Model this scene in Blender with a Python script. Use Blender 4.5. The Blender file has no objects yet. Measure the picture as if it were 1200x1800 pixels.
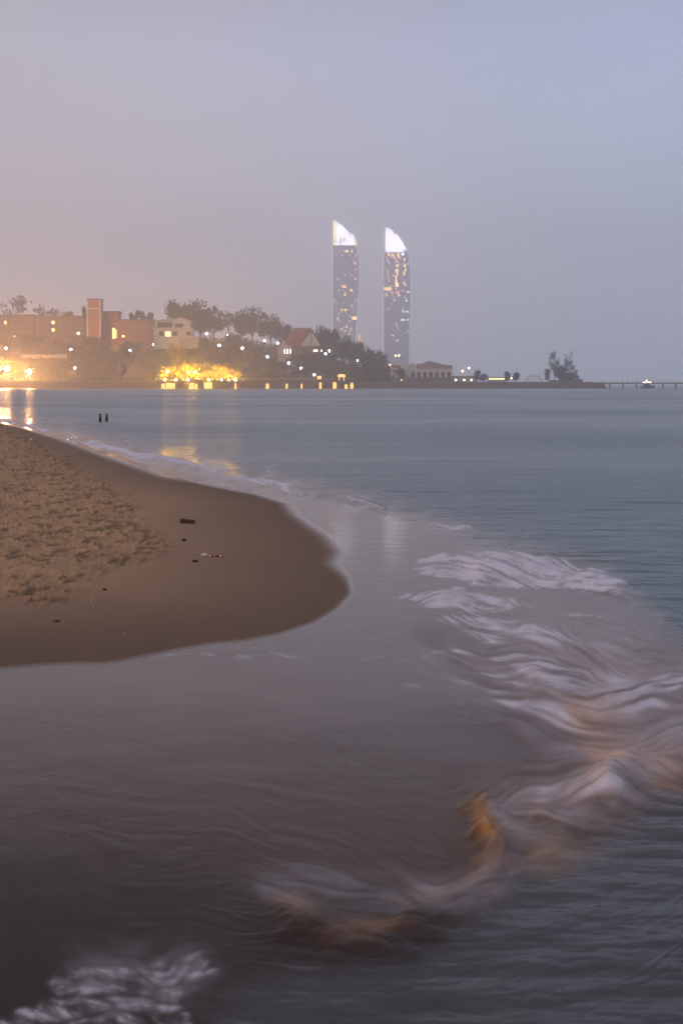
import bpy, math, random
import numpy as np
from mathutils import Vector
S = bpy.context.scene
COL = S.collection
R = math.radians
rnd = random.Random(7)
rng = np.random.default_rng(11)

# ------------------------------------------------------------------ camera
FPX, HZ, HC = 2000.0, 676.0, 2.0            # focal length and horizon measured on the photograph (px), eye height (m)
cam = bpy.data.cameras.new('camera'); co = bpy.data.objects.new('camera', cam); COL.objects.link(co)
co.location = (0, 0, HC); co.rotation_euler = (R(90), 0, 0)
cam.sensor_fit = 'VERTICAL'; cam.sensor_height = 36; cam.lens = 36 * FPX / 1800
cam.shift_y = -(900 - HZ) / 1800
cam.clip_start = 0.1; cam.clip_end = 20000
S.camera = co
def PX(px, D): return (px - 600) * D / FPX
def PZ(py, D): return HC + (HZ - py) * D / FPX

# ------------------------------------------------------------------ world: dusk overcast
W = bpy.data.worlds.new('World'); S.world = W; W.use_nodes = True
nt = W.node_tree; N = nt.nodes; L = nt.links; N.clear()
def wn(t, **k):
    n = N.new(t)
    for a, b in k.items(): setattr(n, a, b)
    return n
out = wn('ShaderNodeOutputWorld'); bg = wn('ShaderNodeBackground'); bg2 = wn('ShaderNodeBackground'); add = wn('ShaderNodeAddShader')
sky = wn('ShaderNodeTexSky', sky_type='NISHITA', sun_disc=False, sun_elevation=R(1.5), sun_rotation=R(215), dust_density=3.0)
tc = wn('ShaderNodeTexCoord'); sp = wn('ShaderNodeSeparateXYZ'); L.new(tc.outputs['Generated'], sp.inputs[0])
def ramp(stops):
    r = wn('ShaderNodeValToRGB'); e = r.color_ramp.elements
    e[0].position, e[0].color = stops[0][0], (*stops[0][1], 1)
    e[1].position, e[1].color = stops[-1][0], (*stops[-1][1], 1)
    for p, c in stops[1:-1]:
        q = e.new(p); q.color = (*c, 1)
    return r
rl = ramp([(0, (.74, .58, .52)), (.12, (.62, .53, .54)), (.28, (.47, .45, .55)), (.40, (.20, .17, .19)), (.65, (.34, .31, .36)), (1, (.46, .42, .49))])
rr = ramp([(0, (.45, .56, .72)), (.12, (.46, .55, .71)), (.28, (.35, .42, .64)), (.40, (.17, .19, .25)), (.65, (.31, .32, .42)), (1, (.44, .44, .55))])
L.new(sp.outputs[2], rl.inputs[0]); L.new(sp.outputs[2], rr.inputs[0])
mr = wn('ShaderNodeMapRange', interpolation_type='SMOOTHSTEP'); mr.inputs[1].default_value = -.42; mr.inputs[2].default_value = .36
L.new(sp.outputs[0], mr.inputs[0])
cn = wn('ShaderNodeTexNoise'); cn.inputs['Scale'].default_value = 2.2; cn.inputs['Detail'].default_value = 3
mp = wn('ShaderNodeMapping'); mp.inputs['Scale'].default_value = (1, 1, 3.5); L.new(tc.outputs['Generated'], mp.inputs[0]); L.new(mp.outputs[0], cn.inputs[0])
mx = wn('ShaderNodeMix', data_type='RGBA'); L.new(mr.outputs[0], mx.inputs[0]); L.new(rl.outputs[0], mx.inputs[6]); L.new(rr.outputs[0], mx.inputs[7])
cr = wn('ShaderNodeMapRange'); cr.inputs[3].default_value = .84; cr.inputs[4].default_value = 1.16; L.new(cn.outputs[0], cr.inputs[0])
# darker towards the sky behind the camera
bk = wn('ShaderNodeMapRange', interpolation_type='SMOOTHSTEP'); bk.inputs[1].default_value = -.6; bk.inputs[2].default_value = .7
bk.inputs[3].default_value = .7; bk.inputs[4].default_value = 1.0; L.new(sp.outputs[1], bk.inputs[0])
mm = wn('ShaderNodeMath', operation='MULTIPLY'); L.new(cr.outputs[0], mm.inputs[0]); L.new(bk.outputs[0], mm.inputs[1])
L.new(mx.outputs[2], bg.inputs[0]); L.new(mm.outputs[0], bg.inputs[1])
L.new(sky.outputs[0], bg2.inputs[0]); bg2.inputs[1].default_value = 0.05
L.new(bg.outputs[0], add.inputs[0]); L.new(bg2.outputs[0], add.inputs[1]); L.new(add.outputs[0], out.inputs[0])

sl = bpy.data.lights.new('lamp_sun', 'SUN'); sl.energy = 0.9; sl.angle = R(10); sl.color = (1, .72, .45)  # low warm sun added in place of the unseen lamps behind the camera
so = bpy.data.objects.new('lamp_sun', sl); COL.objects.link(so)
so.rotation_euler = Vector((0.80, 0.50, -0.22)).to_track_quat('-Z', 'Y').to_euler()
S.view_settings.view_transform = 'Standard'; S.view_settings.look = 'None'; S.view_settings.gamma = 1
S.view_settings.exposure = 0.32; S.view_settings.use_curve_mapping = False
S.cycles.use_denoising = True; S.cycles.volume_bounces = 4; S.cycles.max_bounces = 8; S.cycles.sample_clamp_indirect = 4

# ------------------------------------------------------------------ helpers
def tag(o, label=None, cat=None, group=None, kind=None):
    if label: o['label'] = label
    if cat: o['category'] = cat
    if group: o['group'] = group
    if kind: o['kind'] = kind
    return o
def empty(name, loc, label=None, cat=None, group=None, rz=0):
    o = bpy.data.objects.new(name, None); COL.objects.link(o); o.location = loc; o.rotation_euler = (0, 0, rz)
    o.empty_display_size = .3
    return tag(o, label, cat, group)
def link(name, me, parent=None, loc=None):
    o = bpy.data.objects.new(name, me); COL.objects.link(o)
    if parent: o.parent = parent
    if loc: o.location = loc
    return o
class MB:
    def __init__(s): s.v = []; s.f = []
    def poly(s, pts):
        b = len(s.v); s.v += [tuple(p) for p in pts]; s.f.append(tuple(range(b, b + len(pts)))); return s
    def box(s, x0, x1, y0, y1, z0, z1, tx=0, ty=0):
        b = len(s.v)
        for z, t in ((z0, 0), (z1, 1)):
            s.v += [(x0 + tx * t, y0 + ty * t, z), (x1 - tx * t, y0 + ty * t, z), (x1 - tx * t, y1 - ty * t, z), (x0 + tx * t, y1 - ty * t, z)]
        s.f += [tuple(b + i for i in q) for q in ((3, 2, 1, 0), (4, 5, 6, 7), (0, 1, 5, 4), (1, 2, 6, 5), (2, 3, 7, 6), (3, 0, 4, 7))]
        return s
    def tube(s, p0, p1, r0, r1=None, n=8, cap=True):
        r1 = r0 if r1 is None else r1
        p0, p1 = Vector(p0), Vector(p1); d = (p1 - p0).normalized()
        a = d.orthogonal().normalized(); c = d.cross(a); b = len(s.v)
        for p, r in ((p0, r0), (p1, r1)):
            for i in range(n):
                t = 2 * math.pi * i / n; s.v.append(tuple(p + a * math.cos(t) * r + c * math.sin(t) * r))
        for i in range(n): s.f.append((b + i, b + (i + 1) % n, b + n + (i + 1) % n, b + n + i))
        if cap: s.f += [tuple(b + n - 1 - i for i in range(n)), tuple(b + n + i for i in range(n))]
        return s
    def lathe(s, prof, n=10, cx=0, cy=0):
        b = len(s.v)
        for r, z in prof:
            for i in range(n):
                t = 2 * math.pi * i / n; s.v.append((cx + r * math.cos(t), cy + r * math.sin(t), z))
        for k in range(len(prof) - 1):
            for i in range(n):
                s.f.append((b + k * n + i, b + k * n + (i + 1) % n, b + (k + 1) * n + (i + 1) % n, b + (k + 1) * n + i))
        return s
    def prism(s, pts, y0, y1):                     # outline in x,z extruded in y
        b = len(s.v); n = len(pts)
        s.v += [(x, y0, z) for x, z in pts] + [(x, y1, z) for x, z in pts]
        s.f += [tuple(range(b, b + n)), tuple(b + n + n - 1 - i for i in range(n))]
        for i in range(n): s.f.append((b + i, b + n + i, b + n + (i + 1) % n, b + (i + 1) % n))
        return s
    def sphere(s, c, r, n=10, m=6, sz=1):
        return s.lathe_at([(r * math.sin(math.pi * k / m), -r * sz * math.cos(math.pi * k / m)) for k in range(m + 1)], c, n)
    def lathe_at(s, prof, c, n):
        return s.lathe([(rr, c[2] + z) for rr, z in prof], n, c[0], c[1])
    def mesh(s, name, mat, smooth=False):
        me = bpy.data.meshes.new(name); me.from_pydata(s.v, [], s.f); me.materials.append(mat)
        if smooth: me.polygons.foreach_set('use_smooth', [True] * len(me.polygons))
        me.update(); return me
    def build(s, name, mat, parent=None, smooth=False, loc=None): return link(name, s.mesh(name, mat, smooth), parent, loc)

def mat(name, c, rough=.8, var=.15, scale=3.0, spec=.3, emit=None, es=0, metal=0):
    m = bpy.data.materials.new(name); m.use_nodes = True; t = m.node_tree; b = t.nodes['Principled BSDF']
    b.inputs['Roughness'].default_value = rough; b.inputs['Specular IOR Level'].default_value = spec; b.inputs['Metallic'].default_value = metal
    n = t.nodes.new('ShaderNodeTexNoise'); n.inputs['Scale'].default_value = scale; n.inputs['Detail'].default_value = 4
    g = t.nodes.new('ShaderNodeTexCoord'); t.links.new(g.outputs['Object'], n.inputs[0])
    r = t.nodes.new('ShaderNodeValToRGB'); e = r.color_ramp.elements
    e[0].position = .3; e[1].position = .7
    e[0].color = (*[x * (1 - var) for x in c], 1); e[1].color = (*[min(1, x * (1 + var)) for x in c], 1)
    t.links.new(n.outputs[0], r.inputs[0]); t.links.new(r.outputs[0], b.inputs['Base Color'])
    if emit: b.inputs['Emission Color'].default_value = (*emit, 1); b.inputs['Emission Strength'].default_value = es
    return m
M = dict(
    brick=mat('red_brick', (.30, .13, .09), .9, .25, .8), brickd=mat('brown_brick', (.20, .12, .09), .9, .25, .5),
    white=mat('white_render', (.62, .58, .55), .8, .1, .5), pale=mat('pale_stone', (.42, .37, .34), .85, .15, .5),
    redroof=mat('red_roof_tiles', (.22, .06, .05), .8, .3, 2), darkroof=mat('dark_roof_tiles', (.12, .09, .08), .8, .3, 2),
    stone=mat('seawall_stone', (.16, .12, .10), .9, .35, .6), concrete=mat('concrete', (.32, .29, .26), .85, .2, .4),
    dark=mat('dark_opening', (.02, .02, .025), .3, .2, 1, .5), bark=mat('bark', (.09, .06, .045), .9, .3, 2),
    metal=mat('grey_metal', (.2, .2, .2), .5, .1, 3, .5), glass=mat('tower_glass', (.19, .22, .31), .25, .2, .05, .6),
    post=mat('wet_wood', (.018, .012, .02), .6, .4, 6), rock=mat('dark_rock', (.07, .06, .055), .9, .4, .3),
    wood=mat('deck_wood', (.20, .12, .08), .8, .3, 1), boat=mat('boat_hull', (.10, .11, .13), .5, .2, 1),
    frame=mat('pale_frame', (.55, .52, .5), .6, .1, 1),
    cool=mat('lamp_cool', (.8, .8, .8), .5, 0, 1, .3, (.80, .74, 1.0), 60), warm=mat('lamp_warm', (.8, .8, .8), .5, 0, 1, .3, (1, .46, .15), 2000),
    warms=mat('lamp_amber', (.8, .8, .8), .5, 0, 1, .3, (1, .62, .25), 14), winy=mat('window_yellow', (.8, .8, .8), .5, 0, 1, .3, (1, .62, .16), 3.2),
    winw=mat('window_white', (.8, .8, .8), .5, 0, 1, .3, (1, .95, .7), 3.0), orange=mat('orange_light_panel', (.8, .8, .8), .5, 0, 1, .3, (1, .42, .04), 1.8),
    tw_y=mat('tower_window_yellow', (.8, .8, .8), .5, 0, 1, .3, (1, .55, .14), 4.5), tw_w=mat('tower_window_white', (.8, .8, .8), .5, 0, 1, .3, (.95, 1, .8), 2.2),
    tw_r=mat('tower_window_red', (.8, .8, .8), .5, 0, 1, .3, (1, .35, .22), 3.2),
    cr_w=mat('crown_light_white', (.8, .8, .8), .5, 0, 1, .3, (.88, .85, 1.0), 5.4), cr_y=mat('crown_light_yellow', (.8, .8, .8), .5, 0, 1, .3, (1, .92, .40), 4.0),
    edge=mat('edge_light_pink', (.6, .5, .55), .5, 0, 1, .3, (.95, .62, .85), 1.3), edge2=mat('edge_light_blue', (.6, .5, .55), .5, 0, 1, .3, (.7, .72, 1), 1.0),
)
def leafmat(name, c):
    m = mat(name, c, .7, .5, .35, .2); return m
M['flood'] = mat('lamp_flood', (.8, .8, .8), .5, 0, 1, .3, (1, .50, .04), 2600)
M['tw_dim'] = mat('tower_window_dim', (.8, .8, .8), .5, 0, 1, .3, (1, .72, .48), 1.6)
LEAF = [leafmat('dark_foliage', (.045, .055, .030)), leafmat('mid_foliage', (.06, .085, .03)), leafmat('pale_foliage', (.11, .13, .06))]

# ------------------------------------------------------------------ numpy noise
def lattice(u, v, seed):
    u = np.asarray(u, float); v = np.asarray(v, float)
    g = np.random.default_rng(seed).random((256, 256))
    iu = np.floor(u).astype(int); iv = np.floor(v).astype(int); fu = u - iu; fv = v - iv
    fu = fu * fu * (3 - 2 * fu); fv = fv * fv * (3 - 2 * fv)
    a, b, c, d = g[iu % 256, iv % 256], g[(iu + 1) % 256, iv % 256], g[iu % 256, (iv + 1) % 256], g[(iu + 1) % 256, (iv + 1) % 256]
    return (a * (1 - fu) + b * fu) * (1 - fv) + (c * (1 - fu) + d * fu) * fv
def fbm(u, v, seed, oct=4, gain=.5):
    s = 0; a = 1; t = 0
    for k in range(oct):
        s = s + a * lattice(u * 2 ** k, v * 2 ** k, seed + k); t += a; a *= gain
    return s / t
def sst(a, b, x):
    t = np.clip((x - a) / (b - a), 0, 1); return t * t * (3 - 2 * t)
def segdist(U, V, pts, closed=False):
    d = np.full(U.shape, 1e9); T = np.zeros(U.shape)
    P = list(pts) + ([pts[0]] if closed else [])
    for k in range(len(P) - 1):
        (x0, y0), (x1, y1) = P[k][:2], P[k + 1][:2]; dx, dy = x1 - x0, y1 - y0
        t = np.clip(((U - x0) * dx + (V - y0) * dy) / (dx * dx + dy * dy + 1e-9), 0, 1)
        q = np.hypot(U - x0 - t * dx, V - y0 - t * dy); m = q < d
        T = np.where(m, k + t, T); d = np.minimum(d, q)
    return d, T
def inside(U, V, pts):
    r = np.zeros(U.shape, bool); n = len(pts)
    for k in range(n):
        (x0, y0), (x1, y1) = pts[k], pts[(k + 1) % n]
        if y0 == y1: continue
        c = (V < y0) != (V < y1)
        r ^= c & (U < x0 + (V - y0) * (x1 - x0) / (y1 - y0))
    return r
def sdist(U, V, pts):
    d, _ = segdist(U, V, pts, True); return np.where(inside(U, V, pts), d, -d)
def gridmesh(name, X, Y, Z, mats, attrs, smooth=True):
    r, c = X.shape; me = bpy.data.meshes.new(name)
    me.vertices.add(r * c); me.vertices.foreach_set('co', np.stack([X, Y, Z], -1).astype(np.float32).ravel())
    i = np.arange(r * c).reshape(r, c)
    q = np.stack([i[:-1, :-1], i[:-1, 1:], i[1:, 1:], i[1:, :-1]], -1).reshape(-1, 4)
    nrm = (X[0, 1] - X[0, 0]) * (Y[1, 0] - Y[0, 0])
    if nrm < 0: q = q[:, ::-1]
    n = len(q); me.loops.add(n * 4); me.loops.foreach_set('vertex_index', q.ravel().astype(np.int32))
    me.polygons.add(n); me.polygons.foreach_set('loop_start', np.arange(0, n * 4, 4, dtype=np.int32))
    me.update(calc_edges=True)
    if smooth: me.polygons.foreach_set('use_smooth', np.ones(n, bool))
    for k, a in attrs.items():
        if a.ndim == 3:
            at = me.attributes.new(k, 'FLOAT_COLOR', 'POINT')
            at.data.foreach_set('color', np.concatenate([a, np.ones(a.shape[:2] + (1,))], -1).astype(np.float32).ravel())
        else:
            at = me.attributes.new(k, 'FLOAT', 'POINT'); at.data.foreach_set('value', a.astype(np.float32).ravel())
    me.materials.append(mats); me.update(); return me

# ------------------------------------------------------------------ shore outlines, measured as photo px on the z=0 plane and converted to metres
def gx(u, v): return (u - 600) * HC / (v - HZ)
def gy(v): return FPX * HC / (v - HZ)
SHORE = [(-1500, 688), (-500, 702), (-200, 722), (0, 741), (60, 754), (130, 775), (200, 800), (270, 823), (340, 845), (400, 858), (460, 869), (515, 885), (530, 905), (560, 925),
         (590, 945), (612, 970), (603, 992), (619, 1015), (622, 1045), (600, 1070), (560, 1095), (500, 1115), (440, 1127), (380, 1133), (320, 1143),
         (260, 1155), (215, 1164), (185, 1169), (130, 1168), (60, 1172), (0, 1178), (-300, 1200), (-800, 1300), (-2500, 1900), (-6000, 1900), (-6000, 690)]
SH_W = [(gx(*p), gy(p[1])) for p in SHORE]
DRY = [(-3000, 700), (-200, 728), (0, 752), (60, 771), (110, 797), (150, 826), (190, 850), (240, 892), (262, 930), (300, 962), (292, 980), (262, 1000), (200, 1030), (165, 1062),
       (145, 1078), (100, 1095), (50, 1088), (-100, 1040), (-800, 1100), (-3000, 1300)]
DRY_W = [(gx(*p), gy(p[1])) for p in DRY]

# ------------------------------------------------------------------ SAND
def sand_height(X, Y):
    d = sdist(X, Y, SH_W)
    near = sst(14, 8.5, Y)                          # little scarp along the nearest edge
    slope = .030 + .09 * near
    z = np.where(d > 0, .30 * (1 - np.exp(-d * slope / .30)), d * .05)
    z = z + .55 * sst(5, 30, d) * sst(-4, -14, X)
    return z, d
us = np.concatenate([np.linspace(-2600, -40, 80)[:-1], np.arange(-40, 700, 2.0)])
vs = np.concatenate([np.linspace(690, 735, 25)[:-1], np.arange(735, 1240, 2.0), np.linspace(1242, 1900, 40)])
U, V = np.meshgrid(us, vs); X = gx(U, V); Y = gy(V)
wob = (fbm(X * 1.1, Y * .5, 3) - .5) * .25
z, d = sand_height(X, Y)
dry = sdist(X + wob * 1.5, Y + wob * 4, DRY_W); drym = sst(-.12, .25, dry)
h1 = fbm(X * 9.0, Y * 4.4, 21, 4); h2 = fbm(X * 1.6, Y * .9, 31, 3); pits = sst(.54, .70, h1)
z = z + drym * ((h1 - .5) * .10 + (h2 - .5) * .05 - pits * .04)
z = z + sst(0, .8, d) * (fbm(X * .7, Y * .25, 5) - .5) * .03
wet = sst(.10 + .25 * sst(11, 13, Y), .0, d) ; film = sst(22.5, 25, Y) * sst(.8, .1, d)
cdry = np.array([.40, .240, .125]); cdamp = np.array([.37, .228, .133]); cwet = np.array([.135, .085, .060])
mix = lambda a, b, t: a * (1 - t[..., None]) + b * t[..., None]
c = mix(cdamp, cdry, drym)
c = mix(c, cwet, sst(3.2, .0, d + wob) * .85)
c = c * (1 + .35 * (fbm(X * 5, Y * 3, 41, 3) - .5) * (.3 + drym))[..., None] * (1 - .52 * pits * drym)[..., None]  # pits darkened in the colour too, standing in for shade in the footprints
def node(m, t, **k):
    n = m.node_tree.nodes.new(t)
    for a, b in k.items(): setattr(n, a, b)
    return n
ms = bpy.data.materials.new('beach_sand'); ms.use_nodes = True; t = ms.node_tree; b = t.nodes['Principled BSDF']
a1 = node(ms, 'ShaderNodeAttribute', attribute_name='sandcol'); a2 = node(ms, 'ShaderNodeAttribute', attribute_name='wet')
n1 = node(ms, 'ShaderNodeTexNoise'); n1.inputs['Scale'].default_value = 60; n1.inputs['Detail'].default_value = 5
tc1 = node(ms, 'ShaderNodeTexCoord'); t.links.new(tc1.outputs['Object'], n1.inputs[0])
mr1 = node(ms, 'ShaderNodeMapRange'); mr1.inputs[3].default_value = .72; mr1.inputs[4].default_value = 1.28; t.links.new(n1.outputs[0], mr1.inputs[0])
mu = node(ms, 'ShaderNodeMix', data_type='RGBA', blend_type='MULTIPLY'); mu.inputs[0].default_value = 1
t.links.new(a1.outputs['Color'], mu.inputs[6]); t.links.new(mr1.outputs[0], mu.inputs[7]); t.links.new(mu.outputs[2], b.inputs['Base Color'])
mr2 = node(ms, 'ShaderNodeMapRange'); mr2.inputs[3].default_value = .75; mr2.inputs[4].default_value = .08; t.links.new(a2.outputs['Fac'], mr2.inputs[0]); t.links.new(mr2.outputs[0], b.inputs['Roughness'])
mr3 = node(ms, 'ShaderNodeMapRange'); mr3.inputs[3].default_value = .12; mr3.inputs[4].default_value = .5; t.links.new(a2.outputs['Fac'], mr3.inputs[0]); t.links.new(mr3.outputs[0], b.inputs['Specular IOR Level'])
bp = node(ms, 'ShaderNodeBump'); bp.inputs['Distance'].default_value = .012
mr4 = node(ms, 'ShaderNodeMapRange'); mr4.inputs[3].default_value = .5; mr4.inputs[4].default_value = .0; t.links.new(a2.outputs['Fac'], mr4.inputs[0]); t.links.new(mr4.outputs[0], bp.inputs['Strength'])
t.links.new(n1.outputs[0], bp.inputs['Height']); t.links.new(bp.outputs[0], b.inputs['Normal'])
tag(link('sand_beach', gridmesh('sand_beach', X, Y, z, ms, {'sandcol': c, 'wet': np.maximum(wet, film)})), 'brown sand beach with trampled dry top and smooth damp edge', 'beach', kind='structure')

# ------------------------------------------------------------------ WATER
# regular field in (u,v): 2 px pitch
u0, u1, v0, v1, st = -600, 1800, 680, 2120, 2
GU, GV = np.meshgrid(np.arange(u0, u1, st, dtype=float), np.arange(v0, v1, st, dtype=float))
flowpts = [(900, 1000, 3), (760, 1000, -5), (1050, 1010, 12), (700, 1045, 0), (800, 1110, 25), (900, 1130, 15), (980, 1110, 30), (740, 1160, 20), (620, 1152, 2), (800, 1210, 24),
           (700, 1250, 12), (900, 1250, 28), (860, 1300, 28), (960, 1200, 20), (1040, 1180, 32), (1100, 1230, -20), (1180, 1200, 5), (1150, 1290, -22), (1050, 1320, 0), (1000, 1380, -22),
           (950, 1430, 12), (865, 1400, 125), (850, 1460, 75), (880, 1495, 60), (940, 1500, -10), (1100, 1350, 12), (1180, 1360, 15), (800, 1560, -35), (870, 1530, -22), (1000, 1560, -10),
           (700, 1560, 30), (620, 1560, 26), (740, 1600, 38), (560, 1560, 20), (500, 1570, 10), (600, 1640, 5), (700, 1630, -10), (420, 1620, 12), (450, 1660, 0), (400, 1400, 8), (200, 1300, 2),
           (90, 1560, 62), (120, 1640, 50), (300, 1550, 10), (50, 1420, 5), (250, 1720, 5), (330, 1690, -30), (150, 1760, 0), (500, 1720, 15), (700, 1740, 12), (900, 1700, -5), (1100, 1650, -22),
           (1180, 1560, -18), (1000, 1780, -10), (300, 900, 12), (600, 900, 8), (1000, 850, 0), (1200, 1000, 2), (500, 1200, 2), (500, 1320, 8), (0, 700, 0), (1200, 700, 0)]
dx = np.zeros_like(GU); dy = np.zeros_like(GU)
for (a, bb, th) in flowpts:
    w = 1 / ((GU - a) ** 2 + (1.3 * (GV - bb)) ** 2 + 900) ** 1.5
    dx += w * math.cos(math.radians(2 * th)); dy += w * math.sin(math.radians(2 * th))
th = .5 * np.arctan2(dy, dx) + (fbm(GU / 90, GV / 45, 51, 3) - .5) * 1.3 + (fbm(GU / 34, GV / 20, 57, 2) - .5) * .8 * sst(960, 1080, GV) * sst(600, 800, GU) * sst(1620, 1500, GV) + (fbm(GU / 30, GV / 22, 59, 2) - .5) * 1.8 * sst(1650, 1690, GV) * sst(450, 390, GU)
fx, fy = np.cos(th), np.sin(th)
def lic(seed, Ln, step=1.0, cell=1):
    n = np.random.default_rng(seed).random((GU.shape[0] // cell + 1, GU.shape[1] // cell + 1))
    n = np.kron(n, np.ones((cell, cell)))[:GU.shape[0], :GU.shape[1]]
    r, cc = GU.shape; acc = n.copy(); I, J = np.meshgrid(np.arange(r), np.arange(cc), indexing='ij')
    for sgn in (1, -1):
        pi, pj = I.astype(float), J.astype(float); sx, sy = fx.copy(), fy.copy()
        for k in range(Ln):
            pi = np.clip(pi + sgn * sy * step, 0, r - 1.01); pj = np.clip(pj + sgn * sx * step, 0, cc - 1.01)
            a, bb = pi.astype(int), pj.astype(int)
            nx, ny = fx[a, bb], fy[a, bb]; fl = np.sign(nx * sx + ny * sy); fl[fl == 0] = 1
            sx, sy = nx * fl, ny * fl; acc += n[a, bb]
    acc = (acc - acc.mean()) / acc.std(); return np.clip(.5 + acc * .22, 0, 1)
def smear(A, Ln, step=1.0):
    r, cc = GU.shape; acc = A.copy(); wsum = 1.0; I, J = np.meshgrid(np.arange(r), np.arange(cc), indexing='ij')
    for sgn in (1, -1):
        pi, pj = I.astype(float), J.astype(float); sx, sy = fx.copy(), fy.copy()
        for k in range(Ln):
            pi = np.clip(pi + sgn * sy * step, 0, r - 1.01); pj = np.clip(pj + sgn * sx * step, 0, cc - 1.01)
            a, bb = pi.astype(int), pj.astype(int); nx, ny = fx[a, bb], fy[a, bb]; fl = np.sign(nx * sx + ny * sy); fl[fl == 0] = 1
            sx, sy = nx * fl, ny * fl; w = 1 - k / Ln; acc = acc + A[a, bb] * (w[..., None] if np.ndim(w) else w); wsum += w * .5 if sgn == 9 else w
    return acc / wsum
L1 = lic(1, 12, 1.0, 2); L2 = lic(2, 26, 1.5, 4); L0 = lic(3, 7, 1.0, 1)
up_ = sst(1300, 1080, GV); ll_ = sst(1640, 1680, GV) * sst(460, 400, GU); up_ = np.maximum(up_, ll_)
LM = (.20 + .30 * up_) * L1 + (.70 - .55 * up_) * L2 + (.10 + .25 * up_) * L0
uq_ = up_ * (1 - ll_)
LM = np.clip((LM - .5) * 1.5 + .5, 0, 1)
WU = GU + (fbm(GU / 40, GV / 16, 61, 4) - .5) * 60; WV = GV + (fbm(GU / 40, GV / 16, 71, 4) - .5) * 26
Mk = np.zeros_like(GU)
def stroke(pts, w, I, raw=False, yf=1.0):
    global Mk
    A, B = (GU, GV) if raw else (WU, WV)
    d, T = segdist(A, B * yf, [(p[0], p[1] * yf) for p in pts]); Mk = np.maximum(Mk, I * np.exp(-(d / w) ** 2))
def area(pts, soft, I):
    global Mk
    Mk = np.maximum(Mk, I * sst(-soft, soft, sdist(WU, WV, pts)))
# far shore wash
stroke([(-600, 690), (-200, 716), (0, 738), (50, 748), (110, 766), (160, 783)], 5, .95, True)
stroke([(160, 781), (220, 795), (290, 806), (340, 815), (400, 830), (450, 844), (520, 862)], 8, 1.15)
stroke([(520, 866), (580, 878), (650, 893), (690, 905)], 9, .62)
stroke([(420, 862), (520, 880), (560, 900)], 6, .4)
stroke([(735, 926), (790, 926), (832, 931)], 5, .85)
stroke([(860, 940), (920, 938), (960, 930)], 5, .6)
# tongues
area([(722, 1000), (785, 967), (850, 966), (930, 972), (1000, 980), (1060, 998), (1110, 1022), (1095, 1046), (990, 1042), (900, 1036), (840, 1028), (800, 1022)], 11, .98)
area([(678, 1048), (740, 1035), (830, 1036), (900, 1052), (960, 1066), (900, 1074), (830, 1076), (760, 1076)], 11, .92)
area([(770, 1080), (860, 1072), (930, 1090), (1000, 1112), (1060, 1130), (1040, 1150), (980, 1140), (900, 1130), (850, 1128)], 16, .78)
area([(840, 1140), (900, 1130), (960, 1145), (1040, 1165), (1130, 1190), (1200, 1195), (1200, 1240), (1120, 1270), (1040, 1275), (960, 1240), (900, 1185)], 22, .80)
area([(770, 1165), (850, 1170), (930, 1200), (1000, 1250), (1100, 1300), (1060, 1330), (1000, 1310), (930, 1270), (850, 1225)], 18, .70)
stroke([(845, 1140), (880, 1165), (930, 1185), (960, 1160)], 7, .95)
stroke([(780, 1082), (815, 1105), (850, 1130)], 4, .85, True)
stroke([(1000, 1080), (1040, 1082), (1075, 1090)], 4, .8, True)
stroke([(945, 1195), (1000, 1215), (1060, 1240), (1120, 1235), (1200, 1215)], 13, .9)
stroke([(1150, 1195), (1200, 1200), (1300, 1190)], 12, .95)
stroke([(1170, 1250), (1190, 1290), (1150, 1330)], 10, .7)
stroke([(740, 1158), (752, 1147), (790, 1144), (850, 1150), (900, 1160)], 3.5, .95, True)
stroke([(740, 1158), (775, 1168), (820, 1172)], 3.5, .6, True)
stroke([(250, 1150), (420, 1152), (600, 1154), (740, 1158)], 3.0, .72)
stroke([(720, 1200), (800, 1235), (900, 1275), (960, 1290)], 16, .5)
# surge
area([(930, 1395), (980, 1352), (1060, 1350), (1130, 1370), (1100, 1400), (1020, 1430), (950, 1440)], 20, .75)
area([(870, 1400), (960, 1390), (1020, 1430), (990, 1480), (910, 1500), (880, 1470)], 18, .52)
stroke([(835, 1420), (850, 1405), (880, 1392)], 8, .75)
stroke([(500, 1560), (560, 1545), (620, 1560), (680, 1590)], 18, .45)
stroke([(700, 1590), (740, 1560), (790, 1580), (820, 1600)], 24, .46)
stroke([(450, 1590), (520, 1610), (470, 1640)], 16, .32)
stroke([(840, 1580), (900, 1540), (960, 1500)], 14, .35)
# near foam, lower left
area([(70, 1752), (110, 1708), (150, 1692), (260, 1694), (320, 1690), (345, 1668), (384, 1692), (378, 1720), (330, 1740), (335, 1800), (345, 1900), (-200, 1950), (-200, 1800), (0, 1790)], 16, .72)
stroke([(380, 1740), (470, 1760), (560, 1765), (700, 1770)], 20, .50)
stroke([(1130, 1745), (1160, 1760), (1200, 1775)], 14, .34)
fine = fbm(GU / 9, GV / 5, 81, 3)
foam = sst(.40, 1.05, Mk * (.34 - .20 * uq_ + (.80 + .42 * uq_) * LM + .26 * fine))
cells = 1 - np.abs(2 * fbm(GU / 26 + LM * 2.0, GV / 12, 91, 3) - 1)
netm = sdist(GU, GV, [(770, 1078), (1100, 1100), (1250, 1190), (1250, 1330), (900, 1260), (820, 1170)])
nk = sst(-20, 30, netm); foam = foam * (1 - .55 * nk * sst(.93, .60, cells))
low = sst(1660, 1700, GV) * sst(460, 380, GU); foam = foam * (1 - .6 * low * sst(.95, .70, cells))
sm_ = sst(960, 1250, GV)
sm_ = np.clip(.30 + .70 * sm_, 0, 1) * (1 - .9 * ll_)
foam = np.clip(foam * (1 - sm_) + smear(foam, 10) * sm_, 0, 1); foam = .45 * foam + .55 * smear(foam, 4)
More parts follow.
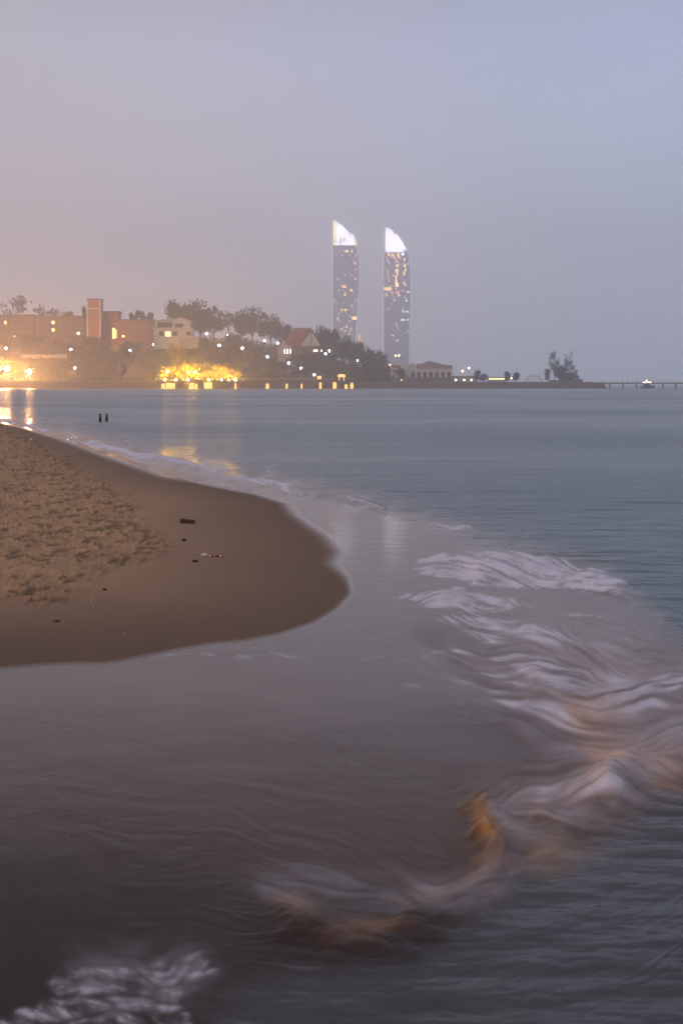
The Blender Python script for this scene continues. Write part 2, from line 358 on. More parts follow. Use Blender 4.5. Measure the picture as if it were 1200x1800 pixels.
foam = sst(.05, .68, foam) * np.clip(.45 + 1.1 * fbm(WU / 22, WV / 9, 151, 3), 0, 1.1); foam = np.clip(foam, 0, 1)
Mk_s = Mk.copy(); Mk = np.zeros_like(GU)
area([(800, 1130), (880, 1105), (960, 1095), (1090, 1110), (1180, 1160), (1400, 1200), (1400, 1330), (1190, 1345), (1130, 1400), (1010, 1460), (900, 1505), (862, 1440), (900, 1385), (985, 1335), (930, 1275), (820, 1215), (745, 1160)], 34, 1.0)
stroke([(480, 1560), (560, 1555), (640, 1570), (760, 1575), (840, 1570), (900, 1530)], 34, .58)
stroke([(180, 1720), (330, 1710)], 50, .6)
broad = Mk * (.55 + .9 * (smear(LM, 10) - .5) + .5 * (fbm(WU / 60, WV / 30, 141, 4) - .5)); broad = np.clip(broad, 0, 1)
foam = foam + (1 - foam) * .50 * broad
def blur(A, n):
    for k in range(n):
        A = (A + np.roll(A, 1, 0) + np.roll(A, -1, 0)) / 3; A = (A + np.roll(A, 1, 1) + np.roll(A, -1, 1)) / 3
    return A
bl1 = blur(foam, 2); bl2 = blur(foam, 4)
bs = .75 * sst(1120, 1260, GV) * (1 - ll_); foam = foam * (1 - bs) + bl1 * bs; kk = np.clip(ll_ + .35 * sst(1300, 1500, GV), 0, .85); foam = foam * (1 - kk) + bl2 * kk
sd_, _ = segdist(WU, WV, [(1030, 1190), (1065, 1260), (1050, 1330), (1000, 1400), (930, 1470)]); foam = foam * (1 - .5 * np.exp(-(sd_ / 48) ** 2))
# body colour of the water
DEEP = [(1900, 500), (-900, 500), (-900, 700), (-200, 712), (0, 728), (160, 770), (340, 810), (520, 850), (680, 885), (760, 915), (880, 955), (1080, 1000), (1130, 1060), (1180, 1120), (1300, 1200), (1900, 1250)]
LOWR = [(1900, 1300), (1230, 1340), (1130, 1400), (1020, 1480), (900, 1560), (800, 1640), (700, 1690), (520, 1700), (400, 1740), (350, 1810), (300, 2200), (1900, 2200)]
deep = sst(-26, 30, sdist(WU, WV, DEEP)); lowr = sst(-30, 50, sdist(WU, WV, LOWR))
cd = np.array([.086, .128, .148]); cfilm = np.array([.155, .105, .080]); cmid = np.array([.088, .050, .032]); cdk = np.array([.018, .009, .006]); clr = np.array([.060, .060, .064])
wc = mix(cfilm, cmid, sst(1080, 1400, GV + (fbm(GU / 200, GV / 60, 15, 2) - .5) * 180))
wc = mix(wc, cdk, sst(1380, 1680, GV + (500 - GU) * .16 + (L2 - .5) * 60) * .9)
cdv = mix(cd + 0 * wc, np.array([.215, .265, .300]) + 0 * wc, sst(960, 700, GV)); wc = mix(wc, cdv, deep); wc = mix(wc, clr, lowr)  # far sea colour raised to stand in for grazing sky reflection
def tint(pts, w, col, I):
    global wc
    d, _ = segdist(WU, WV, pts); wc = mix(wc, np.array(col), np.clip(I * np.exp(-(d / w) ** 2) * (.35 + 1.1 * LM), 0, 1))
br = (.24, .125, .060)
SURGE = [(740, 1120), (1000, 1110), (1300, 1180), (1300, 1400), (1020, 1500), (860, 1620), (700, 1700), (440, 1690), (400, 1560), (560, 1510), (760, 1520), (800, 1380), (950, 1330), (820, 1220)]
near_surge = sst(-60, 50, sdist(WU, WV, SURGE))
tint([(940, 1120), (1060, 1180), (1090, 1260), (1060, 1340), (980, 1430)], 80, (.22, .145, .11), .9)
tint([(640, 893), (670, 905)], 12, (.10, .055, .04), .9)
tint([(860, 1060), (900, 1052), (960, 1060)], 11, br, .8)
tint([(960, 1085), (1030, 1100), (1060, 1150), (1100, 1200)], 30, (.20, .13, .09), .7)
tint([(1020, 1260), (1050, 1310), (1080, 1345), (1160, 1355)], 36, (.42, .235, .13), 1.1)
tint([(840, 1270), (930, 1310), (990, 1320)], 26, (.10, .055, .04), .8)
tint([(842, 1428), (850, 1460), (872, 1490)], 17, (.30, .13, .03), 1.1)
tint([(885, 1400), (900, 1440), (930, 1470), (960, 1500)], 38, (.28, .18, .11), .6)
tint([(860, 1530), (800, 1570), (720, 1600)], 24, (.19, .12, .08), .9)
tint([(520, 1590), (590, 1635), (680, 1635)], 20, (.20, .105, .05), 1.0)
tint([(560, 1610), (660, 1605), (700, 1610), (760, 1620), (820, 1590)], 22, (.035, .02, .014), 1.0)
tint([(990, 1120), (1040, 1110)], 24, (.17, .115, .085), .5)
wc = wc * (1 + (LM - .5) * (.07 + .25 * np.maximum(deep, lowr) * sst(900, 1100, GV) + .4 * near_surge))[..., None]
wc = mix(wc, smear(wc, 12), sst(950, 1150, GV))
# heights of the broken water
Hh = np.zeros_like(GU); HN = fbm(GU / 55, GV / 28, 131, 3)
def ridge(pts, w, h):
    global Hh
    d, _ = segdist(.4 * GU + .6 * WU, .3 * GV + .7 * WV, pts); Hh = Hh + h * np.exp(-(d / w) ** 2) * (.35 + 1.1 * HN)
ridge([(850, 1420), (858, 1470), (880, 1500)], 30, .045)
ridge([(880, 1480), (940, 1470), (1010, 1430), (1080, 1380)], 40, .05)
ridge([(520, 1620), (600, 1650), (700, 1640), (800, 1600), (880, 1545)], 34, .028)
ridge([(1080, 1380), (1150, 1340), (1250, 1320)], 40, .05)
ridge([(945, 1200), (1040, 1240), (1200, 1230)], 26, .04)
ridge([(850, 1000), (1000, 1015), (1090, 1035)], 14, .04)
ridge([(160, 780), (290, 811), (400, 837), (560, 872), (680, 900)], 6, .06)
Hh = Hh + foam * (.004 + .004 * (L1 - .5)) + (L2 - .5) * (.001 + .003 * near_surge + .0012 * lowr) * sst(1100, 1350, GV) + (L1 - .5) * (.0003 + .001 * near_surge + .0002 * lowr) * sst(1200, 1500, GV)
amp = np.maximum(deep, lowr)
Hh = Hh + amp * .016 * (fbm(gx(GU, GV) * 1.2, gy(GV) * 3.2, 17, 3) - .5) * 2 * sst(1800, 1000, GV) * sst(715, 820, GV)
keep = sst(-4, 10, -sdist(GU, GV, SHORE)); Hh *= keep

us = np.concatenate([np.linspace(-9000, -600, 40)[:-1], np.arange(-600, -40, 4.0), np.arange(-40, 1240, 2.0), np.arange(1240, 1796, 4.0), np.linspace(1800, 10000, 40)])
vs = np.concatenate([[676.35, 676.7, 677.2], np.arange(678, 700, 1.0), np.arange(700, 1810, 2.0), np.arange(1812, 2116, 4.0), np.linspace(2120, 4200, 30)])
U, V = np.meshgrid(us, vs); X = gx(U, V); Y = gy(V)
I = np.clip((V - v0) / st, 0, GU.shape[0] - 1.001); J = np.clip((U - u0) / st, 0, GU.shape[1] - 1.001)
i0 = I.astype(int); j0 = J.astype(int); fi = I - i0; fj = J - j0
def samp(A):
    e = (lambda q: q[..., None]) if A.ndim == 3 else (lambda q: q)
    return (A[i0, j0] * e(1 - fi) + A[i0 + 1, j0] * e(fi)) * e(1 - fj) + (A[i0, j0 + 1] * e(1 - fi) + A[i0 + 1, j0 + 1] * e(fi)) * e(fj)
rough = .10 + (.14 + .06 * sst(860, 730, GV)) * deep + .10 * lowr + .32 * near_surge * (1 - sst(-40, 60, sdist(GU, GV, LOWR)))
rp, _ = segdist(GU, GV, [(286, 824), (330, 836), (385, 850), (440, 862)]); ripple = np.exp(-(rp / 8) ** 2); foam = foam * (1 - np.clip(ripple * 1.3, 0, 1)); rough = rough * (1 - .6 * ripple)
ro = samp(rough); ri = samp(ripple)
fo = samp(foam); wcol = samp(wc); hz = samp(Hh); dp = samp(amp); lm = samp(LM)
mw = bpy.data.materials.new('sea_water'); mw.use_nodes = True; t = mw.node_tree; b = t.nodes['Principled BSDF']; lk = t.links
ac = node(mw, 'ShaderNodeAttribute', attribute_name='watercol'); af = node(mw, 'ShaderNodeAttribute', attribute_name='foam'); ad = node(mw, 'ShaderNodeAttribute', attribute_name='deep')
mxw = node(mw, 'ShaderNodeMix', data_type='RGBA'); lk.new(af.outputs['Fac'], mxw.inputs[0]); lk.new(ac.outputs['Color'], mxw.inputs[6]); mxw.inputs[7].default_value = (.66, .62, .70, 1)
lk.new(mxw.outputs[2], b.inputs['Base Color']); b.inputs['IOR'].default_value = 1.333; b.inputs['Specular IOR Level'].default_value = .36
r1 = node(mw, 'ShaderNodeMath', operation='MULTIPLY'); r1.inputs[1].default_value = 1.0; arr = node(mw, 'ShaderNodeAttribute', attribute_name='rough'); lk.new(arr.outputs['Fac'], r1.inputs[0])
r2 = node(mw, 'ShaderNodeMath', operation='MAXIMUM'); r3 = node(mw, 'ShaderNodeMath', operation='MULTIPLY'); r3.inputs[1].default_value = .75
lk.new(af.outputs['Fac'], r3.inputs[0]); lk.new(r3.outputs[0], r2.inputs[1]); lk.new(r2.outputs[0], b.inputs['Roughness'])
tcw = node(mw, 'ShaderNodeTexCoord')
def wnoise(sx, sy, det):
    m_ = node(mw, 'ShaderNodeMapping'); m_.inputs['Scale'].default_value = (sx, sy, 1); lk.new(tcw.outputs['Object'], m_.inputs[0])
    n_ = node(mw, 'ShaderNodeTexNoise'); n_.inputs['Scale'].default_value = 1; n_.inputs['Detail'].default_value = det; lk.new(m_.outputs[0], n_.inputs[0]); return n_
nd = wnoise(.018, .035, 4); nr = node(mw, 'ShaderNodeMapRange'); nr.inputs[1].default_value = .42; nr.inputs[2].default_value = .62; nr.inputs[3].default_value = .0; nr.inputs[4].default_value = .15
lk.new(nd.outputs[0], nr.inputs[0]); nm = node(mw, 'ShaderNodeMath', operation='MULTIPLY_ADD'); lk.new(nr.outputs[0], nm.inputs[0]); lk.new(ad.outputs['Fac'], nm.inputs[1]); lk.new(r1.outputs[0], nm.inputs[2]); lk.new(nm.outputs[0], r2.inputs[0])
na = wnoise(.16, .42, 5); nb = wnoise(1.6, 3.2, 3)
bA = node(mw, 'ShaderNodeBump'); bA.inputs['Distance'].default_value = .35; lk.new(na.outputs[0], bA.inputs['Height'])
sA = node(mw, 'ShaderNodeMath', operation='MULTIPLY'); sA.inputs[1].default_value = 1.1; lk.new(ad.outputs['Fac'], sA.inputs[0]); lk.new(sA.outputs[0], bA.inputs['Strength'])
bB = node(mw, 'ShaderNodeBump'); bB.inputs['Distance'].default_value = .045; sB = node(mw, 'ShaderNodeMapRange'); sB.inputs[3].default_value = .10; sB.inputs[4].default_value = 1.0; lk.new(ad.outputs['Fac'], sB.inputs[0]); lk.new(sB.outputs[0], bB.inputs['Strength']); lk.new(nb.outputs[0], bB.inputs['Height']); lk.new(bA.outputs[0], bB.inputs['Normal'])
nc = wnoise(.9, 7.0, 2); ar = node(mw, 'ShaderNodeAttribute', attribute_name='ripple'); bC = node(mw, 'ShaderNodeBump'); bC.inputs['Distance'].default_value = .010
lk.new(ar.outputs['Fac'], bC.inputs['Strength']); lk.new(nc.outputs[0], bC.inputs['Height']); lk.new(bB.outputs[0], bC.inputs['Normal']); lk.new(bC.outputs[0], b.inputs['Normal'])
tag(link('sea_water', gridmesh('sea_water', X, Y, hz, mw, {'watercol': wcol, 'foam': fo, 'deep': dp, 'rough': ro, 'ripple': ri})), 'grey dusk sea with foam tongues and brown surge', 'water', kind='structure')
mb = MB(); mb.poly([(-9000, -300, -2.5), (9000, -300, -2.5), (9000, 15500, -2.5), (-9000, 15500, -2.5)])
tag(mb.build('seabed', M['rock']), 'sea floor under the bay', 'ground', kind='structure')

# ------------------------------------------------------------------ FAR SHORE TERRAIN
KX = [(-3000, 27), (-400, 27), (PX(0, 660), 26), (PX(150, 660), 27), (PX(270, 660), 26), (PX(340, 660), 27), (PX(420, 660), 27), (PX(480, 660), 24), (PX(540, 660), 18.5), (PX(580, 660), 15.5),
      (PX(620, 660), 12), (PX(660, 660), 7), (PX(690, 660), 4.2), (PX(705, 660), 3.3), (PX(1040, 600), 3.0), (PX(1050, 600), -2), (3000, -2)]
kx = np.array([k[0] for k in KX]); kz = np.array([k[1] for k in KX])
def terr(x, y):
    x = np.asarray(x, float); y = np.asarray(y, float)
    hc = np.interp(x, kx, kz); lowz = np.minimum(hc, 3.2)
    z = lowz + (hc - lowz) * sst(592, 690, y) + (fbm(x / 22 + 40, y / 22, 77, 3) - .5) * 2.5 * sst(600, 640, y) * (hc > 5)
    z = np.where(y < 574, -2.0, z)
    z = np.where(x > PX(705, 600), np.where(y > 640, -2.0, z), z)
    return z
xs = np.concatenate([np.linspace(-900, -260, 40)[:-1], np.linspace(-260, 140, 200)]); ys = np.concatenate([[573.9, 574.1], np.linspace(577, 720, 60), np.linspace(730, 1000, 12)])
Xt, Yt = np.meshgrid(xs, ys); Zt = terr(Xt, Yt)
tag(link('hill', gridmesh('hill', Xt, Yt, Zt, mat('hill_soil', (.10, .075, .05), .95, .4, .08), {})), 'dark headland rising behind the seawall', 'hill', kind='structure')
def T(x, y): return float(terr(np.array([x]), np.array([y]))[0])
def place(px, py, d0=578.0, d1=705.0):
    """ground point on the headland seen at photo px,py"""
    D = d0
    while D < d1:
        x = PX(px, D); z = T(x, D)
        if z >= PZ(py, D): return Vector((x, D, z))
        D += 1.0
    return Vector((PX(px, 690), 690, T(PX(px, 690), 690)))

# ------------------------------------------------------------------ TREES
def crown_mesh(name, seed, m, w, h, base, blobs, n, leaf, flat=.6):
    """leaf clumps through the volume of several lobes"""
    r = random.Random(seed); B = []
    for k in range(blobs):
        a = r.uniform(0, 6.28); q = math.sqrt(r.random()) * w * .36; z = base + (h - base) * r.uniform(.25, .85)
        rr = w * r.uniform(.14, .26); B.append((q * math.cos(a), q * math.sin(a), z, rr, rr * flat * r.uniform(.7, 1.2)))
    mb = MB()
    for k in range(n):
        bx, by, bz, br_, bh = r.choice(B)
        d = Vector((r.gauss(0, 1), r.gauss(0, 1), r.gauss(0, 1))).normalized() * (r.random() ** .4)
        if r.random() < .12: d *= r.uniform(1.1, 1.5)
        p = Vector((bx + d.x * br_, by + d.y * br_, bz + d.z * bh)); s = leaf * r.uniform(.5, 1.3)
        a = Vector((r.gauss(0, 1), r.gauss(0, 1), r.gauss(0, .5))).normalized(); c = a.orthogonal().normalized(); e = a.cross(c)
        mb.poly([p - c * s, p - e * s * .5 + c * s * .1, p + c * s, p + e * s * .6])
    return mb.mesh(name, m), B
def trunk_mesh(name, B, h, r0, base):
    mb = MB(); mb.tube((0, 0, -.5), (.1, .05, base * .9), r0, r0 * .65, 7)
    for (x, y, z, a, c) in B[:7]:
        mid = Vector((x * .35, y * .35, base + (z - base) * .45)); mb.tube((.1, .05, base * .85), mid, r0 * .6, r0 * .35, 5); mb.tube(mid, (x, y, z), r0 * .35, r0 * .1, 5)
    return mb.mesh(name, M['bark'])
KIND = {}
def kinds(key, seeds, m, w, h, base, blobs, n, leaf, flat, r0):
    KIND[key] = []
    for s in seeds:
        c, B = crown_mesh('crown', s, m, w, h, base, blobs, n, leaf, flat); KIND[key].append((c, trunk_mesh('trunk', B, h, r0, base)))
kinds('broad', (1, 2, 3, 4), LEAF[0], 14, 10, 2.5, 16, 1500, .55, .62, .35)
kinds('sparse', (5, 6), LEAF[0], 11, 14, 5, 13, 330, .5, .5, .25)
kinds('round', (7, 8), LEAF[0], 5, 5, .3, 34, 1300, .3, 1.0, .2)
kinds('tall', (9, 10), LEAF[0], 6.5, 16, 3, 24, 540, .34, 1.0, .2)
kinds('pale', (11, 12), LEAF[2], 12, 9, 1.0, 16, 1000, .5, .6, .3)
kinds('lit', (13, 14, 15), leafmat('lit_foliage', (.34, .27, .05)), 9, 8, .8, 18, 1500, .42, .8, .25)  # 'lit' leaf colour brightened and yellowed to carry part of the lamp light
kinds('palm', (16,), LEAF[0], 4.5, 6, 4.0, 8, 220, .55, .5, .14)
tn = [0]
def tree(kind, loc, s, label, group, name='tree', sz=1.0, cat='tree'):
    tn[0] += 1; c, tr = KIND[kind][tn[0] % len(KIND[kind])]
    e = empty(name, loc, label, cat, group, rz=rnd.uniform(0, 6.28)); e.scale = (s, s, s * sz)
    link('trunk', tr, e); link('crown', c, e); return e
TREES = []
def treepx(kind, px, base, top, label, group, wpx=None, d=None, cat='tree', name='tree'):
    H = {'broad': 10, 'sparse': 14, 'round': 5.2, 'tall': 16, 'pale': 9, 'lit': 8, 'palm': 6}[kind]; Wd = {'broad': 12, 'sparse': 9, 'round': 4.6, 'tall': 6, 'pale': 10, 'lit': 8, 'palm': 4}[kind]
    p = place(px, base) if d is None else Vector((PX(px, d), d, T(PX(px, d), d)))
    hh = max(1.5, PZ(top, p.y) - p.z); s = (wpx * p.y / FPX / Wd) if wpx else hh / H
    TREES.append((px, top, base, s * Wd, p.y)); return tree(kind, p, s, label, group, name, hh / H / s, cat)
G1 = 'trees on the headland skyline'
treepx('sparse', 24, 560, 517, 'tall airy tree highest above the long roof at the far left', G1, 44, 700)
treepx('sparse', 70, 562, 533, 'thin airy tree above the long roof, second from the far left', G1, 26, 702)
treepx('sparse', 96, 562, 539, 'low rounded airy tree above the long roof left of the brick tower', G1, 36, 703)
treepx('broad', 120, 562, 547, 'small dark tree just left of the brick tower behind the roof', G1, 20, 700)
treepx('palm', 149, 590, 540, 'narrow dark palm touching the left side of the brick tower', G1, 9, 660)
treepx('palm', 232, 590, 551, 'leftmost of the small round treetops above the flat brick roof', G1, 12, 705)
treepx('palm', 241, 590, 546, 'tallest of the small round treetops above the flat brick roof', G1, 10, 705)
treepx('palm', 251, 590, 548, 'third of the small round treetops above the flat brick roof', G1, 13, 707)
treepx('palm', 263, 590, 550, 'small round treetop nearest the white house', G1, 14, 705)
treepx('broad', 322, 588, 533, 'big dark tree with a flat top behind the white house', G1, 52, 700)
treepx('broad', 352, 588, 534, 'broad dark tree just right of the white house roof', G1, 62, 694)
treepx('broad', 336, 590, 545, 'dark tree filling the gap directly behind the white house gable', G1, 50, 704)
treepx('broad', 376, 590, 545, 'dark tree on the right shoulder of the big clump', G1, 40, 690)
treepx('sparse', 402, 592, 545, 'small gnarled tree with sky gaps between the two big clumps', G1, 32, 690)
treepx('broad', 443, 594, 545, 'tall dark tree with the highest dome of the middle clump', G1, 52, 690)
treepx('broad', 426, 596, 556, 'dark tree on the left edge of the middle clump', G1, 36, 684)
treepx('broad', 476, 600, 554, 'dark tree on the right side of the middle clump', G1, 44, 684)
treepx('broad', 494, 608, 572, 'lower dark tree left of the red roofed house', G1, 34, 676)
treepx('broad', 562, 625, 576, 'dark spiky tree just right of the white gable', G1, 30, 660)
treepx('broad', 584, 628, 579, 'dark tree right of the gable with a bumpy top', G1, 34, 655)
treepx('broad', 602, 632, 590, 'dark tree in front of the left tall tower', G1, 34, 648)
treepx('broad', 622, 640, 601, 'dark tree below the orange lit mast', G1, 36, 640)
treepx('broad', 645, 652, 612, 'dark tree on the falling ridge right of the mast', G1, 36, 632)
treepx('broad', 662, 662, 625, 'dark tree low on the ridge below the right tall tower', G1, 34, 622)
treepx('sparse', 664, 664, 612, 'thin twiggy tree poking out of the falling ridge', G1, 18, 628)
treepx('sparse', 675, 668, 618, 'thin leaning tree at the right end of the ridge', G1, 18, 622)
treepx('broad', 677, 672, 644, 'last dark tree at the foot of the ridge', G1, 36, 604)
treepx('broad', 655, 672, 645, 'dark bushy tree above the lower right path', G1, 40, 600)
treepx('broad', 632, 668, 632, 'wide dark tree in the middle of the right wood', G1, 44, 612)
G2 = 'trees on the headland slope'
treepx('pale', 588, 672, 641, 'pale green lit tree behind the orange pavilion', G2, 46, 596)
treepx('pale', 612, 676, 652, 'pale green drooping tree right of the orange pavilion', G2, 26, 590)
treepx('pale', 470, 660, 634, 'olive green shrub tree under the middle path lamps', G2, 34)
treepx('broad', 437, 640, 596, 'dark tree on the slope under the middle clump', G2, 44)
treepx('broad', 405, 640, 588, 'dark tree on the slope right of the bright green white lamp', G2, 40)
treepx('broad', 548, 655, 624, 'dark tree below the red roofed house', G2, 44, 610)
treepx('broad', 530, 655, 621, 'dark tree in front of the middle of the red roofed house', G2, 34, 613)
treepx('broad', 503, 650, 627, 'dark tree below the lit windows of the red roofed house', G2, 44, 611)
treepx('broad', 575, 655, 612, 'dark tree behind the pale lit tree', G2, 40)
treepx('broad', 355, 625, 592, 'dark tree below the right wing of the white house', G2, 40)
treepx('broad', 170, 655, 592, 'wide dark tree below the brick tower', G2, 50)
treepx('broad', 115, 628, 598, 'dark tree under the lit window pair left of the brick tower', G2, 44)
treepx('broad', 60, 630, 590, 'dark tree below the violet lamp at far left', G2, 44)
treepx('broad', 15, 635, 598, 'dark tree at the left edge above the floodlights', G2, 44)
treepx('broad', 230, 640, 600, 'dark tree below the brick wing with lit entrance', G2, 40)
treepx('sparse', 197, 668, 625, 'bare pale tree beside the dark boulder', G2, 24)
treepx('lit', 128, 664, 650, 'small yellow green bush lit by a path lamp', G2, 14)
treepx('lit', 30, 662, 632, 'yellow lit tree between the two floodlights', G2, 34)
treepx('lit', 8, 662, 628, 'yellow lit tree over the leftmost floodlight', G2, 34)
GL = 'floodlit trees on the promenade'
LITP = [(294, 672, 640, 34, 'first floodlit yellow tree from the left on the promenade'), (312, 655, 603, 30, 'tall orange lit tree rising above the floodlit row'), (325, 673, 636, 30, 'floodlit yellow tree left of the brightest lamps'),
        (346, 673, 634, 34, 'bright yellow tree in the middle of the floodlit row'), (372, 674, 650, 26, 'low yellow bush in the floodlit row'), (388, 674, 640, 26, 'ragged yellow tree right of the middle of the floodlit row'),
        (405, 674, 645, 24, 'floodlit tree with gaps near the right end of the row'), (418, 674, 651, 14, 'narrow yellow tree at the right end of the floodlit row')]
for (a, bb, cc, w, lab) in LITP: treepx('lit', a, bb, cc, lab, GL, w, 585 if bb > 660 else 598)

# undergrowth over the slope
mb = MB()
for k in range(20000):
    x = rnd.uniform(PX(-60 if k % 4 else -520, 600), PX(700, 640)); y = rnd.uniform(580, 700); g = T(x, y)
    if g < 3: continue
    cl = float(fbm(np.array([x / 7]), np.array([y / 7]), 99, 2)[0]) if k % 3 == 0 else .5
    p = Vector((x, y, g + rnd.random() ** 1.6 * 3.2 * (.4 + cl))); s = rnd.uniform(.35, .95)
    a = Vector((rnd.gauss(0, 1), rnd.gauss(0, 1), rnd.gauss(0, .5))).normalized(); c_ = a.orthogonal().normalized(); e_ = a.cross(c_)
    mb.poly([p - c_ * s, p - e_ * s * .5, p + c_ * s, p + e_ * s * .6])
tag(mb.build('undergrowth', leafmat('undergrowth_leaves', (.06, .065, .035))), 'dark scrub covering the headland slope', 'undergrowth', kind='stuff')

# ------------------------------------------------------------------ BUILDINGS ON THE HEADLAND
def window(parent, x0, x1, y, z0, z1, lit=None, fm='frame'):
    w = (x1 - x0) * .08 + .08
    f = MB(); f.box(x0 - w, x1 + w, y - .12, y + .1, z0 - w, z0).box(x0 - w, x1 + w, y - .12, y + .1, z1, z1 + w).box(x0 - w, x0, y - .12, y + .1, z0, z1).box(x1, x1 + w, y - .12, y + .1, z0, z1)
    fo_ = f.build('window', M[fm], parent)
    MB().box(x0, x1, y - .04, y + .06, z0, z1).build('pane', M[lit] if lit else M['dark'], fo_)
    return fo_
def px2(root, px, py): return PX(px, root.location.y) - root.location.x, PZ(py, root.location.y) - root.location.z
def block(name, label, cat, x0, x1, ytop, D, depth, m, lits=(), nwin=(0, 0), roof='darkroof', group=None, base=None, wsz=1.0):
    xc = (PX(x0, D) + PX(x1, D)) / 2; w = PX(x1, D) - PX(x0, D)
    g = min(T(xc - w / 2, D), T(xc + w / 2, D), T(xc, D)) - 1.0 if base is None else base
    e = empty(name, (xc, D, g), label, cat, group); H = PZ(ytop, D) - g
    MB().box(-w / 2, w / 2, 0, depth, 0, H).build('wall', M[m], e)
    MB().box(-w / 2 - .4, w / 2 + .4, -.4, depth + .4, H, H + .7).build('roof', M[roof], e)
    nx, nz = nwin
    for k in range(nx):
        for j in range(nz):
            cx = -w / 2 + w * (k + .5) / nx; cz = H - 2.6 - j * 3.6
            if cz < 1.5: continue
            window(e, cx - wsz / 2, cx + wsz / 2, 0, cz - wsz * .6, cz + wsz * .6)
    for (px, py, lw, lh, mm_) in lits:
        lx, lz = px2(e, px, py); window(e, lx - lw / 2, lx + lw / 2, -.15, lz - lh / 2, lz + lh / 2, mm_)
    return e
block('apartment_block', 'long brown block with flat roof and two stacked lit windows', 'building', 62, 148, 557, 668, 14, 'brickd', [(94, 567, 1.5, 1.6, 'winy'), (94, 580, 1.5, 1.6, 'winy'), (137, 586, .8, 1.4, 'winw'), (139.6, 586, .8, 1.4, 'winw')], (9, 3), base=21)
block('apartment_block', 'brown block with one lit window at the left edge of the photo', 'building', -90, 60, 555, 672, 14, 'brickd', [(10, 567, 1.2, 1.8, 'winy'), (26, 591, .9, .9, 'winy')], (14, 3), base=20)
e = block('brick_tower', 'square red brick tower rising above the headland roofs', 'tower', 154, 176.5, 527, 655, 7.5, 'brick', (), (0, 0), base=20)
w = PX(176.5, 655) - PX(154, 655); Hh_ = PZ(527, 655) - 20
for sx in (-1, 1): MB().box(sx * w / 2 - .35, sx * w / 2 + .35, -.6, .0, 0, Hh_ - .05).build('corner_pilaster', M['white'], e)
MB().box(-w / 2 + .36, w / 2 - .36, -.25, 0, Hh_ - 5.4, Hh_ - 4.8).build('string_course', M['frame'], e)
block('brick_annex', 'dark brick annex just right of the brick tower', 'building', 178, 208, 549, 664, 10, 'brick', (), (3, 3), base=20)
block('brick_wing', 'low brick wing with a lit entrance left of the white house', 'building', 199, 268, 563, 660, 10, 'brick', [(200, 586, 1.2, 6, 'winy'), (204, 587, .9, 5, 'orange'), (217, 591, 1.4, 1.0, 'winy')], (7, 2), base=20)
# white house
D = 645; e = empty('white_house', (PX(304, D), D, 22.5), 'white two storey house with verandas and one yellow lit window', 'house'); g = 22.5
def hx(px): return PX(px, D) - e.location.x
def hzz(py): return PZ(py, D) - g
MB().box(hx(271), hx(338), .0, 10, 0, hzz(577)).build('wall', M['white'], e)
MB().box(hx(273), hx(301), 2, 10, hzz(577), hzz(565)).build('upper_wall', M['pale'], e)
MB().prism([(hx(303), hzz(577)), (hx(333), hzz(577)), (hx(333), hzz(564)), (hx(318), hzz(558.5)), (hx(303), hzz(562))], .5, 10).build('upper_storey', M['white'], e)
MB().prism([(hx(269), hzz(565)), (hx(302), hzz(565)), (hx(302), hzz(561)), (hx(296), hzz(559.5)), (hx(275), hzz(563))], 1, 10.5).build('roof', M['pale'], e)
MB().prism([(hx(301), hzz(562)), (hx(318), hzz(557)), (hx(339), hzz(565)), (hx(339), hzz(566.5)), (hx(318), hzz(558.5)), (hx(301), hzz(563.5))], -.6, 10.6).build('roof_slab', M['pale'], e)
MB().box(hx(268), hx(341), -1.2, 0, hzz(578.5), hzz(577)).build('balcony', M['white'], e)
MB().box(hx(276), hx(301), 1.9, 2.0, hzz(575), hzz(567)).build('window_band', M['dark'], e)
window(e, hx(308), hx(322), .5, hzz(575.5), hzz(569))
for px_ in (284, 308, 332): window(e, hx(px_ - 4), hx(px_ + 4), 0, hzz(590), hzz(583))
window(e, hx(291), hx(300), -.0, hzz(591), hzz(583), 'winy')
for px_ in (271, 279, 289, 303, 314, 325, 338): MB().tube((hx(px_), -1.0, 0), (hx(px_), -1.0, hzz(578.5)), .22, .18).build('column', M['white'], e)
mbr = MB().box(hx(270), hx(340), -1.25, -1.1, hzz(592.5), hzz(592))
for k in range(44): mbr.box(hx(270) + k * .5, hx(270) + k * .5 + .18, -1.25, -1.1, hzz(597), hzz(592.5))
mbr.build('balustrade', M['white'], e)
MB().box(hx(318), hx(350), -6, -2, 0, hzz(594)).build('terrace_wall', M['pale'], e)
# red roofed house
D = 625; g = T(PX(530, D), D) - 2; e = empty('gabled_house', (PX(530, D), D, g), 'house with a steep dark red roof and a white gable', 'house')
MB().box(hx(497), hx(562), 0, 12, 0, hzz(609)).build('wall', M['brickd'], e)
MB().prism([(hx(528), hzz(608)), (hx(563), hzz(608)), (hx(547), hzz(580))], -.2, .3).build('gable', M['white'], e)
MB().box(hx(546.2), hx(547.8), -.4, -.2, hzz(607), hzz(582)).build('gable_strip', M['dark'], e)
b_ = MB(); A = (hx(515), 6, hzz(577)); A2 = (hx(546), 6, hzz(577)); b_.poly([(hx(494), -1, hzz(611)), (hx(526), -1, hzz(611)), (hx(546.4), -.6, hzz(577.5)), (hx(515), 5, hzz(577))])
b_.poly([(hx(515), 5.2, hzz(577)), (hx(546.4), -.5, hzz(577.4)), (hx(565), -.5, hzz(610)), (hx(565), 13, hzz(610)), (hx(494), 13, hzz(611))]).build('roof', M['redroof'], e)
rr_ = MB().box(hx(515), hx(547), 5.3, 5.7, hzz(577.2), hzz(576))
for k in range(12): rr_.box(hx(516 + k * 2.6), hx(516 + k * 2.6 + 1), 5.3, 5.7, hzz(576), hzz(575))
rr_.build('ridge_ornament', M['brickd'], e)
